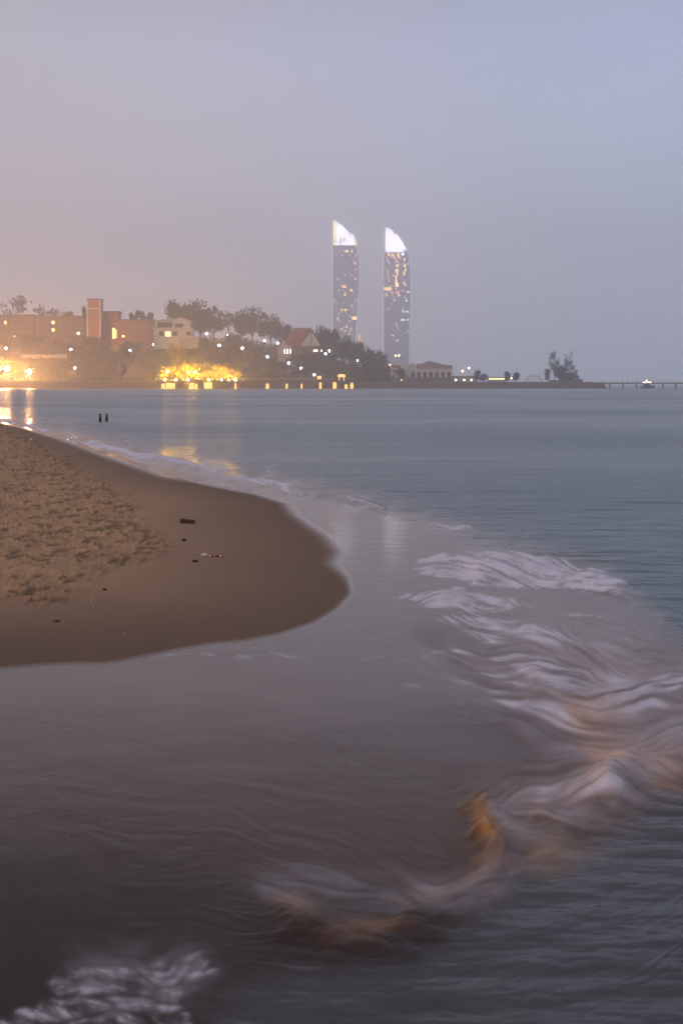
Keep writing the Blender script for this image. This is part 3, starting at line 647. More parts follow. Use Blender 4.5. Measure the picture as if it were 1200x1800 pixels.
p_ = MB().box(hx(489), hx(512), -4, 0, 0, hzz(611)).prism([(hx(488), hzz(611)), (hx(513), hzz(611)), (hx(505), hzz(607)), (hx(499), hzz(607))], -4.2, 0); p_.build('porch', M['pale'], e)
for px_, w_ in ((501, 1.6), (506, 2.2), (511, 1.4)): window(e, hx(px_ - w_ / 2), hx(px_ + w_ / 2), -4.1, hzz(622), hzz(614), 'winw')
window(e, hx(551), hx(558), -.1, hzz(618), hzz(615), 'winw'); window(e, hx(565 - 1), hx(566), -.2, hzz(618), hzz(615), 'winw')

# big boulder and lit wall behind
def rockmesh(name, w, h, seed, m):
    mb = MB(); n, q = 18, 10
    for k in range(q + 1):
        t_ = k / q
        for i in range(n):
            a = 6.2832 * i / n; rr = w / 2 * (1 - .12 * t_) * math.sqrt(max(0, 1 - t_ ** 3.2)) * (1 + .18 * (float(lattice(np.array([i / 3.0 + seed]), np.array([k / 3.0]), seed)[0]) - .5) * 2)
            mb.v.append((rr * math.cos(a), rr * math.sin(a) * .8, h * t_))
    for k in range(q):
        for i in range(n): mb.f.append((k * n + i, k * n + (i + 1) % n, (k + 1) * n + (i + 1) % n, (k + 1) * n + i))
    return mb.mesh(name, m, True)
p = place(214, 668); r_ = link('boulder', rockmesh('boulder', 24 * p.y / FPX, PZ(634, p.y) - p.z + .5, 4, M['rock']), loc=(p.x, p.y, p.z - .3)); tag(r_, 'dark rounded boulder standing by the orange lit slope', 'rock')
D = 600; o = link('rock_face', rockmesh('rock_face', 13, 10.5, 6, M['stone']), loc=(PX(240, D), D, 2.6)); tag(o, 'pale rock face lit orange right of the boulder', 'rock face')
p = place(80, 627); o = MB().box(-13, 13, 0, .5, -1, 1.0).box(-13.1, 13.1, -.1, .6, 1.0, 1.2).build('retaining_wall', M['frame'], loc=(p.x, p.y - 3, PZ(627, p.y - 3))); tag(o, 'long low pale retaining wall on the slope above the floodlights', 'wall')

# ------------------------------------------------------------------ SEAWALL, PROMENADE
def wallx(a, b, D): return PX(a, D), PX(b, D)
x0, x1 = wallx(-600, 275, 573); e = empty('seawall', (x0, 572.5, -1), 'dark stone seawall along the left part of the headland', 'wall')
MB().box(0, x1 - x0, 0, 1.4, 0, 4.6).build('wall_face', M['stone'], e); MB().box(0, x1 - x0, -.15, 1.5, 4.6, 4.9).build('coping', M['concrete'], e)
x0, x1 = wallx(627, 797, 573); e = empty('seawall', (x0, 572.5, -1), 'dark seawall under the arcaded building', 'wall')
MB().box(0, x1 - x0, 0, 1.4, 0, 4.0).build('wall_face', M['stone'], e); MB().box(0, x1 - x0, -.15, 1.5, 4.0, 4.25).build('coping', M['concrete'], e)
x0, x1 = wallx(797, 1042, 573); e = empty('seawall', (x0, 572.5, -1), 'low dark breakwater wall running out to the jetty', 'wall')
MB().box(0, x1 - x0, 0, 1.4, 0, 4.2).build('wall_face', M['stone'], e); MB().box(0, x1 - x0, -.15, 1.5, 4.2, 4.4).build('coping', M['concrete'], e)
# promenade deck on piers with lit bays
x0, x1 = wallx(275, 627, 573); e = empty('promenade_deck', (x0, 571, -1), 'waterside promenade deck on piers with orange lit bays', 'promenade')
Ld = x1 - x0; MB().box(0, Ld, 0, 5, 4.4, 4.9).build('deck', M['wood'], e)
MB().box(0, Ld, 2.6, 3.2, 0, 4.4).build('back_wall', M['stone'], e)
for k in range(int(Ld / 3.4) + 1): MB().box(k * 3.4, k * 3.4 + .7, .2, 1.0, 0, 4.4).build('pier', M['stone'], e)
for (a, c_, zz) in ((287, 6, 2.6), (296, 8, 3.0), (304, 7, 2.8), (337, 9, 3), (345, 4, 2.5), (366, 14, 3.2), (470, 5, 2.6), (504, 3, 2.6), (530, 2.6, 2.6), (563, 4, 3.2), (588, 6, 3.3), (608, 5, 2.2), (618, 5, 3.0), (414, 3, 2.6)):
    xx = PX(a, 571) - x0; ww = c_ * .2855; MB().box(xx - ww / 2, xx + ww / 2, -.06, .18, .8, .8 + zz).build('bay_light', M['orange'], e)
e = empty('railing', (x0, 571.3, 3.9), 'thin post railing along the promenade edge', 'railing')
for k in range(int(Ld / 2.2)): MB().box(k * 2.2, k * 2.2 + .12, 0, .12, 0, 1.15).build('post', M['frame'], e) if k < 60 else None
MB().box(0, Ld, .02, .1, 1.05, 1.2).build('top_rail', M['frame'], e); MB().box(0, Ld, .03, .08, .5, .58).build('mid_rail', M['frame'], e)
# orange pavilion
D = 573.5; e = empty('pavilion', (PX(600, D), D, 3.9), 'small glowing orange pavilion on the promenade', 'pavilion')
for sx in (-1, 1): MB().box(sx * 1.15 - .2, sx * 1.15 + .2, -.2, .2, 0, 1.9).build('leg', M['orange'], e)
MB().prism([(-2, 1.9), (2, 1.9), (1.8, 2.9), (1.2, 3.3), (-1.2, 3.3), (-1.8, 2.9)], -1, 1).build('roof', M['orange'], e)
e = empty('lit_sign', (PX(561, D), D, 3.9), 'small orange lit sign on two legs left of the pavilion', 'sign')
for sx in (-.5, .5): MB().box(sx - .06, sx + .06, -.05, .05, 0, .8).build('leg', M['metal'], e)
MB().box(-1, 1, -.12, .12, .8, 2.4).build('panel', M['orange'], e)

# ------------------------------------------------------------------ LAMPS
lamp_meshes = {}
def lamp(px, py, label, kind='cool', r=.50, h=5.5, group='path lamps on the headland', d=None, dz=None):
    D = d or 0
    if not d:                                       # find where a pole of height h stands on the slope
        D = 578.0
        while D < 700 and T(PX(px, D), D) + h < PZ(py, D): D += 1
    if not d:
        for (tx, tt, tb, tw, td) in sorted(TREES, key=lambda q: -q[4]):
            if abs(px - tx) < tw * FPX / td * .62 + 2 and tt - 4 < py < tb and td - tw * .6 < D:
                nd = td - tw * .62
                if PZ(py, nd) - T(PX(px, nd), nd) < 13: D = max(578, nd)
        D = max(578, D - 3)
    x = PX(px, D); z = PZ(py, D); gz = T(x, D) if dz is None else dz
    e = empty('street_lamp', (x, D, gz), label, 'lamp', group); hh = max(1.2, z - gz)
    MB().tube((0, 0, 0), (0, 0, hh - r), .09, .06, 6).tube((0, 0, 0), (0, 0, .5), .16, .12, 6).build('pole', M['metal'], e)
    MB().lathe([(.02, hh + r * 1.25), (r * .55, hh + r * .95), (r * .6, hh + r * .85)], 8).build('cap', M['metal'], e)
    MB().sphere((0, 0, hh), r, 10, 6).build('globe', M[kind], e, True)
for (a, c_, lab) in [(61, 585, 'violet white lamp in front of the long brown block'), (11, 612, 'small violet lamp at the left edge above the floodlights'), (125, 614, 'white lamp over a green bush left of the tower'),
        (132, 647, 'white lamp just above the small green bush near the seawall'), (211, 587, 'violet lamp at the lit entrance of the brick wing'), (229, 616, 'white lamp above the orange lit rock face'), (270, 606, 'white lamp at the lower left corner of the white house'),
        (363, 586, 'white lamp right of the white house, left one of a pair'), (400, 589, 'violet lamp under the small gnarled tree'), (426, 612, 'lamp in the middle of the slope above the floodlit row end'),
        (465, 599, 'faint small lamp high in the middle clump of trees'), (470, 627, 'lamp above the olive shrub tree'), (507, 638, 'upper lamp of the descending row below the red roof'), (529, 647, 'middle lamp of the descending row'),
        (552, 659, 'lowest lamp of the descending row'), (572, 622, 'lamp right of the gable, lower of the two'), (579, 617, 'lamp right of the gable, upper of the two'), (488, 603, 'lamp beside the porch of the red roofed house')]:
    lamp(a, c_, lab)
lamp(628, 634, 'tiny dim lamp in the dark wood right of the pavilion', r=.25)
lamp(385, 607, 'brightest green white lamp on the slope', r=.62)
for (a, c_, r_, lab) in [(0, 648, .8, 'floodlight cut by the left edge of the photo'), (13, 648, 1.15, 'largest amber floodlight at the far left'), (52, 653, .95, 'amber floodlight standing alone near the seawall')]:
    lamp(a, c_, lab, 'warm', r_, d=584, group='amber floodlights by the seawall')
# floodlights among the lit trees
for k, (a, c_, r_) in enumerate([(294, 653, .34), (290, 671, .34), (309, 670, .34), (331, 655, .3), (331, 668, .34), (343, 654, .34), (367, 670, .34), (390, 671, .35), (402, 672, .35), (414, 672, .35)]):
    lamp(a, c_, 'amber floodlight buried in the floodlit trees, number %s from the left' % ['two', 'one', 'three', 'five', 'four', 'six', 'seven', 'eight', 'nine', 'ten'][k], 'warm' if False else 'flood', r_, d=577.5 + (k % 2), group='floodlights in the promenade trees') if 'flood' in M else None

# ------------------------------------------------------------------ RIGHT SPIT
D = 590; g = 3.0; e = empty('arcaded_building', (PX(755, D), D, g), 'pale arcaded building with a curved pediment on a dark base', 'building')
MB().box(hx(717), hx(796), -3, 10, -2, hzz(663.5)).build('base_wall', M['stone'], e)
MB().box(hx(717), hx(795), .6, 10, hzz(663.5), hzz(648)).build('wall', M['white'], e)
wa = MB(); n_ar = 7; x0_, x1_ = hx(720), hx(794); bw = (x1_ - x0_) / n_ar
for k in range(n_ar):
    cx = x0_ + bw * (k + .5); ra = bw * .30; zb = hzz(663.4); zs = hzz(656.5); zt = hzz(650)
    pts = [(cx - bw / 2, zb), (cx - ra, zb), (cx - ra, zs)] + [(cx - ra * math.cos(a * math.pi / 8), zs + ra * math.sin(a * math.pi / 8)) for a in range(1, 8)] + [(cx + ra, zs), (cx + ra, zb), (cx + bw / 2, zb), (cx + bw / 2, zt), (cx - bw / 2, zt)]
    wa.prism(pts, 0, .55)
    MB().box(cx - ra * 1.2, cx + ra * 1.2, .565, .585, zb, zs + ra * 1.1).build('arch_opening', M['dark'], e)
wa.build('arcade', M['white'], e)
MB().box(hx(718), hx(796), -.3, 10.2, hzz(650), hzz(648.5)).build('cornice', M['white'], e)
MB().prism([(hx(733), hzz(648.4)), (hx(794.5), hzz(648.4)), (hx(794.5), hzz(641.5)), (hx(781), hzz(641.5)), (hx(770), hzz(638.5)), (hx(760), hzz(635.5)), (hx(753), hzz(634.8)), (hx(747), hzz(637)), (hx(741), hzz(639.5)), (hx(733), hzz(639.5))], .2, 9).build('pediment', mat('pinkish_stone', (.34, .24, .24), .9, .15, .4), e)
MB().box(hx(718), hx(731), 3, 9, hzz(648.4), hzz(639), .6, .6).build('side_turret', M['pale'], e)
D = 592; g = 3.0; e = empty('columned_kiosk', (PX(700, D), D, g), 'small pale columned building left of the arcaded one', 'building')
MB().box(hx(690), hx(715), 1, 6, 0, hzz(655)).build('wall', M['pale'], e); MB().box(hx(692), hx(703), 1.2, 6, hzz(655), hzz(642)).build('upper_wall', M['brick'], e)
for a in (689, 695, 701, 707, 713): MB().tube((hx(a), 0, 0), (hx(a), 0, hzz(648)), .25, .2).build('column', M['white'], e)
MB().box(hx(688), hx(715), -.3, .3, hzz(648), hzz(646.5)).build('beam', M['white'], e)
treepx('broad', 703, 672, 644, 'dark small tree between the columned kiosk and the arcade', G2, 14, 587)
# lamp mast with two heads
D = 588; e = empty('lamp_mast', (PX(698, D), D, 3.0), 'tall mast with two amber lamp heads above the columned kiosk', 'lamp'); zt = PZ(625, D) - 3
MB().tube((0, 0, 0), (0, 0, zt), .2, .1).tube((-.9, 0, zt - .2), (.9, 0, zt - .2), .06).build('pole', M['frame'], e)
for sx in (-1, 1): MB().sphere((sx * .85, 0, zt), .38, 8, 6).build('lamp_head', M['warms'], e, True)
lamp(685, 641, 'faint pink lamp at the right foot of the wood', 'warms', .3, d=600, dz=3.2)
lamp(705, 669.5, 'small low lamp on the dark seawall base', 'warms', .22, d=585, dz=3.0)
# low building with lit windows
D = 592; g = 3.0; e = empty('low_building', (PX(818, D), D, g), 'low flat building with three round lit windows', 'building')
MB().box(hx(797), hx(838), 0, 6, 0, hzz(662.5)).build('wall', M['pale'], e); MB().box(hx(796), hx(839), -.4, 6.4, hzz(662.5), hzz(661)).build('roof', M['darkroof'], e)
for a in (800.5, 815, 828):
    MB().box(hx(a - 3.6), hx(a + 3.6), -.08, .0, hzz(672), hzz(665)).build('window', M['dark'], e)
for a in (800.5, 815, 828): MB().sphere((hx(a), -.35, hzz(668)), .62, 10, 6).build('lamp_globe', M['winw'], e)
lamp(812.5, 652, 'lower left amber lamp above the low flat building', 'warms', .5, d=605, dz=3.0); lamp(823.5, 647, 'upper right amber lamp above the low flat building', 'warms', .5, d=605, dz=3.0)
D = 594; g = 3.0; e = empty('lit_shed', (PX(872, D), D, g), 'long low shed with a yellow green lit front', 'building')
MB().box(hx(857), hx(888), 0, 4, 0, hzz(663.5)).build('wall', M['pale'], e)
for k in range(7): MB().box(hx(859 + k * 4), hx(859 + k * 4 + 2.9), -.06, .0, hzz(667.5), hzz(664.5)).build('window', mat('shed_light', (.8, .8, .8), .5, 0, 1, .3, (.95, 1, .42), 1.6) if k == 0 else bpy.data.materials['shed_light'], e)
MB().box(hx(856), hx(889), -.6, 4.4, hzz(663.5), hzz(662.8)).build('roof', M['darkroof'], e)
lamp(898, 665, 'orange lamp between two round trees on the spit', 'warms', .35, d=588, dz=3.0)
GR = 'round clipped trees on the spit'
treepx('round', 838.5, 676, 649, 'tall lollipop shaped round tree right of the low building', GR, 11, 586)
treepx('round', 849, 678, 656, 'wide round tree beside the lollipop tree', GR, 15, 584)
treepx('round', 891.5, 678, 652, 'round tree left of the orange lamp on the spit', GR, 13, 586)
treepx('round', 906.5, 678, 653, 'round tree right of the orange lamp on the spit', GR, 13, 586)
# arch frame structure
D = 586; e = empty('arch_frame', (PX(938, D), D, 3.0), 'round arched frame on the breakwater left of the tall trees', 'arch'); 
for rr in (4.6, 3.9):
    mb = MB()
    for k in range(14):
        a, c_ = math.pi * k / 14, math.pi * (k + 1) / 14; mb.tube((rr * math.cos(a), 0, rr * math.sin(a) * .85), (rr * math.cos(c_), 0, rr * math.sin(c_) * .85), .16)
    mb.build('arch_rib', M['frame'], e)
mb = MB()
for k in range(1, 7):
    a = math.pi * k / 7; mb.tube((0, 0, .0), (4.6 * math.cos(a), 0, 3.9 * math.sin(a)), .08)
mb.build('strut', M['frame'], e)
GT = 'tall trees on the end of the spit'
treepx('tall', 974, 674, 612, 'tall pale feathery tree on the left of the spit group', GT, 24, 590)
treepx('tall', 999, 674, 614, 'tallest dark tree in the spit group', GT, 20, 584)
treepx('tall', 1008, 674, 639, 'shorter leaning tree at the right of the spit group', GT, 18, 582)
treepx('round', 985, 674, 641, 'bushy tree in the middle of the spit group', GT, 26, 583)
treepx('round', 962, 674, 647, 'small bush left of the spit group', GT, 11, 583)
treepx('round', 1000, 674, 655, 'low dense bush at the foot of the tall spit trees', GT, 30, 585)
D = 584; e = empty('low_bunker', (PX(990, D), D, 2.9), 'low dark flat building under the tall spit trees', 'building'); g = 2.9
MB().box(hx(968), hx(1023), 0, 5, 0, hzz(669)).build('wall', M['stone'], e); MB().box(hx(966), hx(1024), -.3, 5.3, hzz(669), hzz(668)).build('roof', M['darkroof'], e)
MB().box(hx(1012), hx(1023), -.2, .8, hzz(668), hzz(666.5)).build('parapet', M['stone'], e)
# jetty
D = 585; x0 = PX(1038, D); e = empty('jetty', (x0, D, -2), 'long low jetty on piles running off to the right', 'jetty')
MB().box(0, 330, 0, 3, 4.3, 5.1).build('deck', M['stone'], e)
for k in range(48): MB().tube((k * 6.8 + 3, .6, 0), (k * 6.8 + 3, .6, 4.3), .45, .4, 7).build('pile', M['stone'], e)
for k in range(90): MB().box(k * 2.6 + 3, k * 2.6 + 3.15, .1, .25, 5.1, 6.3).build('railing_post', M['stone'], e) if k < 60 or k % 2 else None
D = 575; e = empty('boat', (PX(1137, D), D, -.2), 'small dark boat with a bright pinkish deck light by the jetty', 'boat'); e.scale = (.72, .72, .8)
b_ = MB(); secs = []
for k in range(9):
    t_ = k / 8; xx = -5 + 10 * t_; ww = 1.4 * math.sin(math.pi * (.12 + .88 * min(1, (1 - abs(t_ - .45) * 1.5)) / 1.0 / 2 * 1.0)) * (1 if t_ < .8 else (1 - t_) * 4 + .15); sh = 1.7 + .7 * (t_ - .3) ** 2 * 2
    secs.append([(xx, -ww, sh), (xx, -ww * .7, .2), (xx, 0, -.3), (xx, ww * .7, .2), (xx, ww, sh)])
for s_ in secs: b_.v += s_
for k in range(8):
    for j in range(4): b_.f.append((k * 5 + j, (k + 1) * 5 + j, (k + 1) * 5 + j + 1, k * 5 + j + 1))
    b_.f.append((k * 5 + 4, (k + 1) * 5 + 4, (k + 1) * 5, k * 5))
b_.f += [(0, 1, 2, 3, 4), (44, 43, 42, 41, 40)]; b_.build('hull', M['boat'], e)
MB().box(-3, 1.5, -.9, .9, 1.6, 3.6, .3, .1).build('cabin', M['boat'], e); MB().box(-3.2, 1.7, -1, 1, 3.6, 3.75).build('cabin_roof', M['frame'], e)
MB().tube((-.5, 0, 3.7), (-.5, 0, 5.4), .06).build('mast', M['metal'], e)
MB().box(-3.2, 2.6, -.3, .3, 3.9, 4.35).build('deck_light', mat('boat_light', (.8, .8, .8), .5, 0, 1, .3, (1, .72, .6), 5), e); MB().sphere((-.5, 0, 5.2), .3, 8, 5).build('mast_light', M['warms'], e)

# ------------------------------------------------------------------ TWIN SAIL TOWERS
DT = 2076.0
def tower(label, left, top, right, crown_bot, crown_cols, wins, ycols, holes=()):
    x0 = PX(left, DT); e = empty('sail_tower', (x0, DT, 0), label, 'tower', 'twin sail shaped towers')
    X_ = lambda px: PX(px, DT) - x0
    Z_ = lambda py: PZ(py, DT)
    def redge(py): return float(np.interp(py, [r[1] for r in right], [r[0] for r in right]))
    body = [(0, 0), (X_(redge(670)), 0)] + [(X_(redge(py)), Z_(py)) for py in range(670, int(crown_bot) - 1, -10)] + [(X_(redge(crown_bot)), Z_(crown_bot)), (0, Z_(crown_bot))]
    MB().prism(body, 0, 34).build('glass_body', M['glass'], e)
    MB().prism([(0, Z_(crown_bot)), (X_(redge(crown_bot)), Z_(crown_bot))] + [(X_(redge(py)), Z_(py)) for py in range(int(crown_bot) - 3, int(top) + 6, -4)] + [(0, Z_(top + 5))], 3, 31).build('crown_frame', M['metal'], e)
    fl = MB()
    for k in range(1, 62):
        zz = k * 4.0
        if zz > Z_(crown_bot): break
        py = HZ - (zz - HC) * FPX / DT; fl.box(.2, X_(redge(py)) - .2, -.35, -.02, zz, zz + .6)
    fl.build('floor_bands', mat('floor_band', (.28, .29, .35), .5, .1, .1), e)
    ex = MB().box(-1.1, .1, -1.2, 2, 30, Z_(top + 2)); ex.build('left_edge_light', M['edge'], e)
    rb = MB(); pys = list(range(int(crown_bot) - 4, 610, 12))
    for a, c_ in zip(pys[:-1], pys[1:]): rb.poly([(X_(redge(a)) - .2, -1, Z_(a)), (X_(redge(c_)) - .2, -1, Z_(c_)), (X_(redge(c_)) + 1.0, -1, Z_(c_)), (X_(redge(a)) + 1.0, -1, Z_(a))]).poly([(X_(redge(a)) + 1.0, -1, Z_(a)), (X_(redge(c_)) + 1.0, -1, Z_(c_)), (X_(redge(c_)) + 1.0, 3, Z_(c_)), (X_(redge(a)) + 1.0, 3, Z_(a))])
    rb.build('right_edge_light', M['edge2'], e)
    for k, (a, b2, t2, bt) in enumerate(crown_cols):
        mb = MB(); py = bt
        while py > t2 + .5:
            if not any(h[0] - 1.5 < (a + b2) / 2 < h[0] + 1.5 and h[1] - 2 < py < h[1] + 3 for h in holes): mb.box(X_(a + .75), X_(b2 - .75), -.6, 2.9, Z_(py), Z_(py - 2.0))
            py -= 2.9
        mb.build('crown_light', M['cr_y' if k in ycols else 'cr_w'], e)
    for (px, py, w_, h_, m_) in wins: MB().box(X_(px - w_ / 2), X_(px + w_ / 2), -.7, -.38, Z_(py + h_ / 2), Z_(py - h_ / 2)).build('lit_window', M[m_], e)
    rw = random.Random(int(left))
    for k in range(44):
        py = rw.choice([crown_bot + 6 + 3.85 * q for q in range(40)]); px = rw.uniform(left + 3, redge(py) - 3); w_ = rw.choice((1.2, 1.8, 3.0))
        MB().box(X_(px - w_ / 2), X_(px + w_ / 2), -.66, -.37, Z_(py + 1), Z_(py - 1)).build('lit_window', M['tw_dim'], e)
    MB().box(-8, X_(redge(660)) + 8, -6, 40, 0, 12).build('podium', M['concrete'], e)
Rl = [(588, 386), (592, 390), (597, 394), (606, 403), (614, 413), (620, 421), (625, 431), (628, 442), (630.5, 456), (631.5, 480), (631, 500), (629.5, 520), (627, 560), (625, 600), (624, 640), (624, 680)]
wl = [(609, 441.6, 5, 4, 'tw_y'), (618, 441.6, 2.5, 3, 'tw_y'), (603, 441, 1.5, 2, 'tw_y'), (623.8, 462.6, 3, 4, 'tw_r'), (625.5, 473, 1.5, 3, 'tw_r'), (624.8, 490.5, 3, 4, 'tw_r'), (602.5, 503.5, 2.6, 4.5, 'tw_y'), (606.4, 503.5, 2.6, 4.5, 'tw_y'),
      (617, 510, 3.2, 4, 'tw_y'), (606.2, 517.8, 2.4, 4, 'tw_y'), (595.7, 510, 1.8, 3, 'tw_w'), (587.8, 528, 2.4, 3, 'tw_r'), (600.8, 545, 2.6, 3, 'tw_y'), (607.5, 545, 3, 3.4, 'tw_y'), (622.5, 559.3, 8, 5, 'tw_y'), (593.3, 560, 2.2, 5, 'tw_w'),
      (609.5, 575, 2.4, 3.6, 'tw_y'), (599.3, 578.5, 2.4, 3.4, 'tw_y'), (606.2, 582, 2.4, 3, 'tw_y'), (616.7, 578, 2, 4, 'tw_w'), (613, 588, 2, 4, 'tw_w'), (594, 491, 1.6, 3, 'tw_w'), (624, 598.7, 2, 4, 'tw_w'), (625, 528, 1.6, 4, 'tw_r')]
cols = []
tops = [387.5, 388.5, 391, 393.5, 394.5, 397.5, 400.5, 403.5, 405.5, 409.5, 412, 411.5, 415, 421]
for k, tp in enumerate(tops): cols.append((585.5 + k * 2.95, 585.5 + (k + 1) * 2.95, tp, 430.5 if k < 12 else 431.5))
tower('left sail shaped tower with stepped white and yellow lit crown', 585, 387, Rl, 431, cols, wl, (0, 1, 12, 13), [(588, 424), (599.5, 422), (599.5, 427), (606, 423)])
Rr = [(678, 398), (683, 400), (690, 404), (698, 412), (706, 422), (711, 431), (715.5, 440), (718.5, 450), (720.5, 465), (721.5, 485), (721.5, 520), (720.5, 560), (719, 600), (718, 640), (718, 680)]
wr = [(683, 447.5, 3.4, 4, 'tw_y'), (689.5, 447.5, 3, 4, 'tw_y'), (692.5, 450.5, 2, 5, 'tw_r'), (687, 451, 1.6, 5, 'tw_r'), (699.5, 447.5, 3.4, 4, 'tw_y'), (701, 452.5, 5, 3, 'tw_r'), (707.5, 446.8, 4, 4, 'cr_w'), (680.5, 457, 1.8, 6, 'tw_r'), (696, 459.5, 2.6, 3.4, 'tw_r'), (710.5, 456, 3, 3.4, 'tw_y'),
      (683.5, 462, 1.4, 4, 'tw_w'), (711, 467.5, 4, 3.4, 'tw_y'), (716.5, 464.5, 1.6, 3, 'tw_w'), (697.7, 467, 3.4, 5, 'tw_y'), (697.2, 476.5, 4.4, 7, 'tw_y'), (698, 483, 2.8, 4, 'tw_r'), (695.8, 492, 2.4, 13, 'tw_y'), (697.5, 501, 5, 6.5, 'tw_y'), (710, 480, 2.4, 7, 'tw_y'), (712.5, 474, 1.6, 6, 'tw_y'),
      (683.3, 489, 1.5, 13, 'tw_r'), (680.6, 480, 1.3, 6, 'tw_r'), (710.3, 498, 2.2, 4, 'tw_y'), (712.5, 502, 1.8, 2.6, 'tw_y'), (676.5, 507.7, 2.6, 5, 'tw_y'), (680, 507.7, 2.6, 5, 'tw_y'), (683.5, 507.7, 3, 5, 'tw_y'), (687, 507.9, 1.8, 4, 'tw_y'), (689, 513.5, 4, 3, 'tw_r'), (698, 514, 6, 3, 'tw_r'),
      (696, 508, 3, 3, 'tw_r'), (707.5, 511, 3, 2.6, 'tw_r'), (716.7, 513.3, 5, 2.4, 'tw_y'), (678.5, 518, 2.4, 6, 'tw_r'), (701, 519, 3, 3.6, 'tw_y'), (692.7, 527.8, 2.4, 3, 'tw_w'), (713.9, 528.2, 3.4, 3.6, 'tw_w'), (709, 547.7, 2.6, 3, 'tw_w'), (715.5, 547.7, 5, 3, 'tw_w'), (707.7, 562.3, 6.4, 3, 'tw_w'),
      (716, 562, 4, 2.2, 'tw_w'), (717, 582.7, 1.8, 3, 'tw_w'), (690.5, 589.7, 4, 2.2, 'tw_w'), (698, 598, 4.4, 1.6, 'tw_y')]
cols = []
tops = [400.5, 400, 401, 404.5, 404.5, 405, 412.5, 412, 412, 415.5, 420, 421, 427.5]
for k, tp in enumerate(tops): cols.append((676.8 + k * 2.5, 676.8 + (k + 1) * 2.5, tp, 443))
cols.append((709.3, 711.6, 431, 439)); cols.append((711.6, 713.8, 435.5, 439.5))
tower('right sail shaped tower with many lit windows under a white crown', 674, 400, Rr, 443.6, cols, wr, ())
# orange lit mast building beyond the ridge
D = 1400; e = empty('lit_mast', (PX(631.5, D), D, 0), 'slim orange lit tower rising behind the headland trees', 'tower')
MB().box(-2.8, 2.8, 0, 6, 0, PZ(606, D)).build('shaft', M['concrete'], e); MB().box(-2.6, 2.6, .2, 5, PZ(606, D), PZ(586, D), 1.6, 1).build('lit_top', mat('mast_glow', (.8, .6, .4), .5, 0, 1, .3, (1, .50, .22), .9), e)

# ------------------------------------------------------------------ POSTS AND THINGS ON THE SAND
for px, pb, pt, lab in ((176.5, 742, 727.5, 'left one of two black posts standing in the shallow water'), (187.8, 741, 727.5, 'right one of two black posts standing in the shallow water')):
    D = gy(pb); e = empty('mooring_post', (PX(px, D), D, -.6), lab, 'post', 'posts in the water'); h_ = .6 + (pb - pt) * D / FPX
    MB().lathe([(.075, 0), (.078, h_ * .6), (.072, h_ * .97), (.055, h_)], 12).tube((0, 0, h_ - .02), (0, 0, h_), .055, .05, 12).build('shaft', M['post'], e, False)
    MB().lathe([(.08, h_ * .86), (.084, h_ * .88), (.084, h_ * .91), (.08, h_ * .93)], 12).build('band', M['metal'], e)
def sandz(x, y): return float(sand_height(np.array([x]), np.array([y]))[0][0])
def onsand(px, py):
    x, y = 0, 0; D = gy(py)
    for k in range(20):
        x = PX(px, D); zz = sandz(x, D); D = FPX * (HC - zz) / (py - HZ)
    return Vector((PX(px, D), D, sandz(PX(px, D), D)))
p = onsand(329.5, 919); s_ = p.y / FPX
e = MB(); e.box(-12 * s_, 12 * s_, -.05, .05, -.01, 5.5 * s_, .004, .004); e.box(-11 * s_, -6 * s_, -.03, .03, 5.5 * s_, 6.5 * s_)
o = e.build('brick', mat('wet_brick', (.045, .012, .010), .7, .4, 30), loc=p); o.rotation_euler = (0, R(3), R(-9)); tag(o, 'dark red brick lying alone on the smooth sand', 'brick')
for (a, c_, w_, lab, m_) in ((323.5, 951, 9, 'upper small dark pebble on the sand below the brick', (.03, .018, .015)), (343, 988, 11, 'lower dark pebble on the sand near the bottle', (.03, .015, .012)), (100, 1094, 12, 'dark lump at the lower tip of the trampled sand', (.05, .03, .02)), (184, 1038, 9, 'small dark lump on the edge of the trampled sand', (.06, .035, .02))):
    p = onsand(a, c_); s_ = p.y / FPX
    o = link('pebble', rockmesh('pebble', w_ * s_, 5 * s_, int(a), mat('pebble_stone', m_, .8, .4, 30)), loc=(p.x, p.y, p.z - .003)); tag(o, lab, 'pebble', 'dark pebbles on the sand')
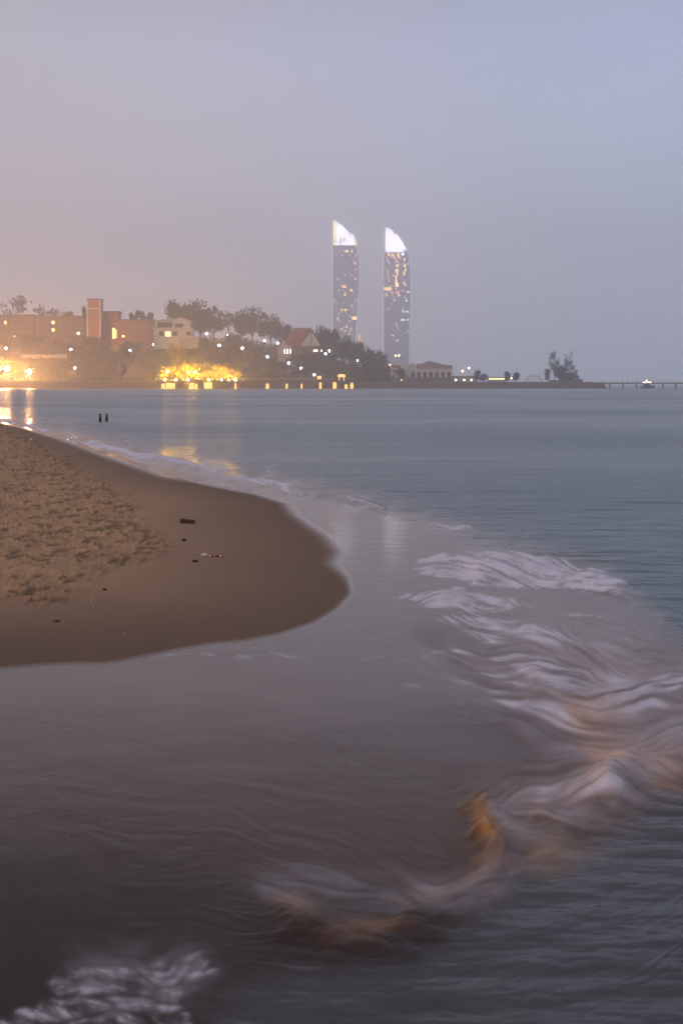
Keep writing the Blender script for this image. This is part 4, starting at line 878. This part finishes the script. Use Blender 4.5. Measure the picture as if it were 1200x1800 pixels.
for (a, c_, w_, lab) in ((160, 1058, 4, 'tiny pale shell at the edge of the trampled sand, upper one'), (164, 1051, 3, 'tiny pale shell fragment just above the other one'), (218, 1115, 4, 'lone tiny white shell on the smooth brown sand'), (55, 773, 5, 'white scrap on the far trampled sand')):
    p = onsand(a, c_); s_ = p.y / FPX
    o = link('shell', rockmesh('shell', w_ * s_, 2.5 * s_, int(a), mat('shell_white', (.55, .48, .42), .6, .2, 30)), loc=(p.x, p.y, p.z - .002)); tag(o, lab, 'shell')
p = onsand(359.5, 976.5); s_ = p.y / FPX
o = link('foam_scrap', rockmesh('foam_scrap', 11 * s_, 4.5 * s_, 9, mat('white_plastic', (.62, .50, .46), .6, .2, 30)), loc=p); tag(o, 'crumpled whitish plastic scrap left of the red bottle', 'litter')
p = onsand(381, 979.5); s_ = p.y / FPX; e = empty('bottle', p, 'red plastic bottle with a white cap lying on the sand', 'bottle', rz=R(-7))
rb_ = 2.3 * s_; MB().tube((-8 * s_, 0, rb_), (10 * s_, 0, rb_ * .9), rb_, rb_ * .9, 10).tube((-8 * s_, 0, rb_), (-10 * s_, 0, rb_), rb_, rb_ * .5, 10).build('body', mat('red_plastic', (.16, .02, .02), .35, .3, 30, .5), e)
MB().tube((-12.5 * s_, 0, rb_), (-10 * s_, 0, rb_), rb_ * .75, rb_ * .75, 10).build('cap', M['white'], e)
MB().tube((-4.5 * s_, 0, rb_), (-2.5 * s_, 0, rb_), rb_ * 1.04, rb_ * 1.04, 10).tube((5 * s_, 0, rb_ * .98), (9 * s_, 0, rb_ * .96), rb_ * 1.0, rb_ * .98, 10).build('label', mat('bottle_label', (.5, .36, .32), .6, .2, 30), e)

o = link('added_shade_rock', rockmesh('added_shade_rock', 3.2, 1.5, 12, M['rock']), loc=(-6.6, 5.6, -.1)); tag(o, 'added unseen boulder beside the camera, casting shade on the sand', 'rock')  # unseen boulder added to throw shade on the lower-left sand
# ------------------------------------------------------------------ HAZE
mh = bpy.data.materials.new('haze_air'); mh.use_nodes = True; t = mh.node_tree; t.nodes.clear()
vo = t.nodes.new('ShaderNodeVolumePrincipled'); oo = t.nodes.new('ShaderNodeOutputMaterial'); t.links.new(vo.outputs[0], oo.inputs['Volume'])
vo.inputs['Color'].default_value = (.97, .96, .98, 1); vo.inputs['Density'].default_value = .00088; vo.inputs['Anisotropy'].default_value = .75
tag(MB().box(-1500, 1500, -60, 2400, -3.5, 330).build('haze', mh), 'dusk haze over the bay', 'haze', kind='stuff')
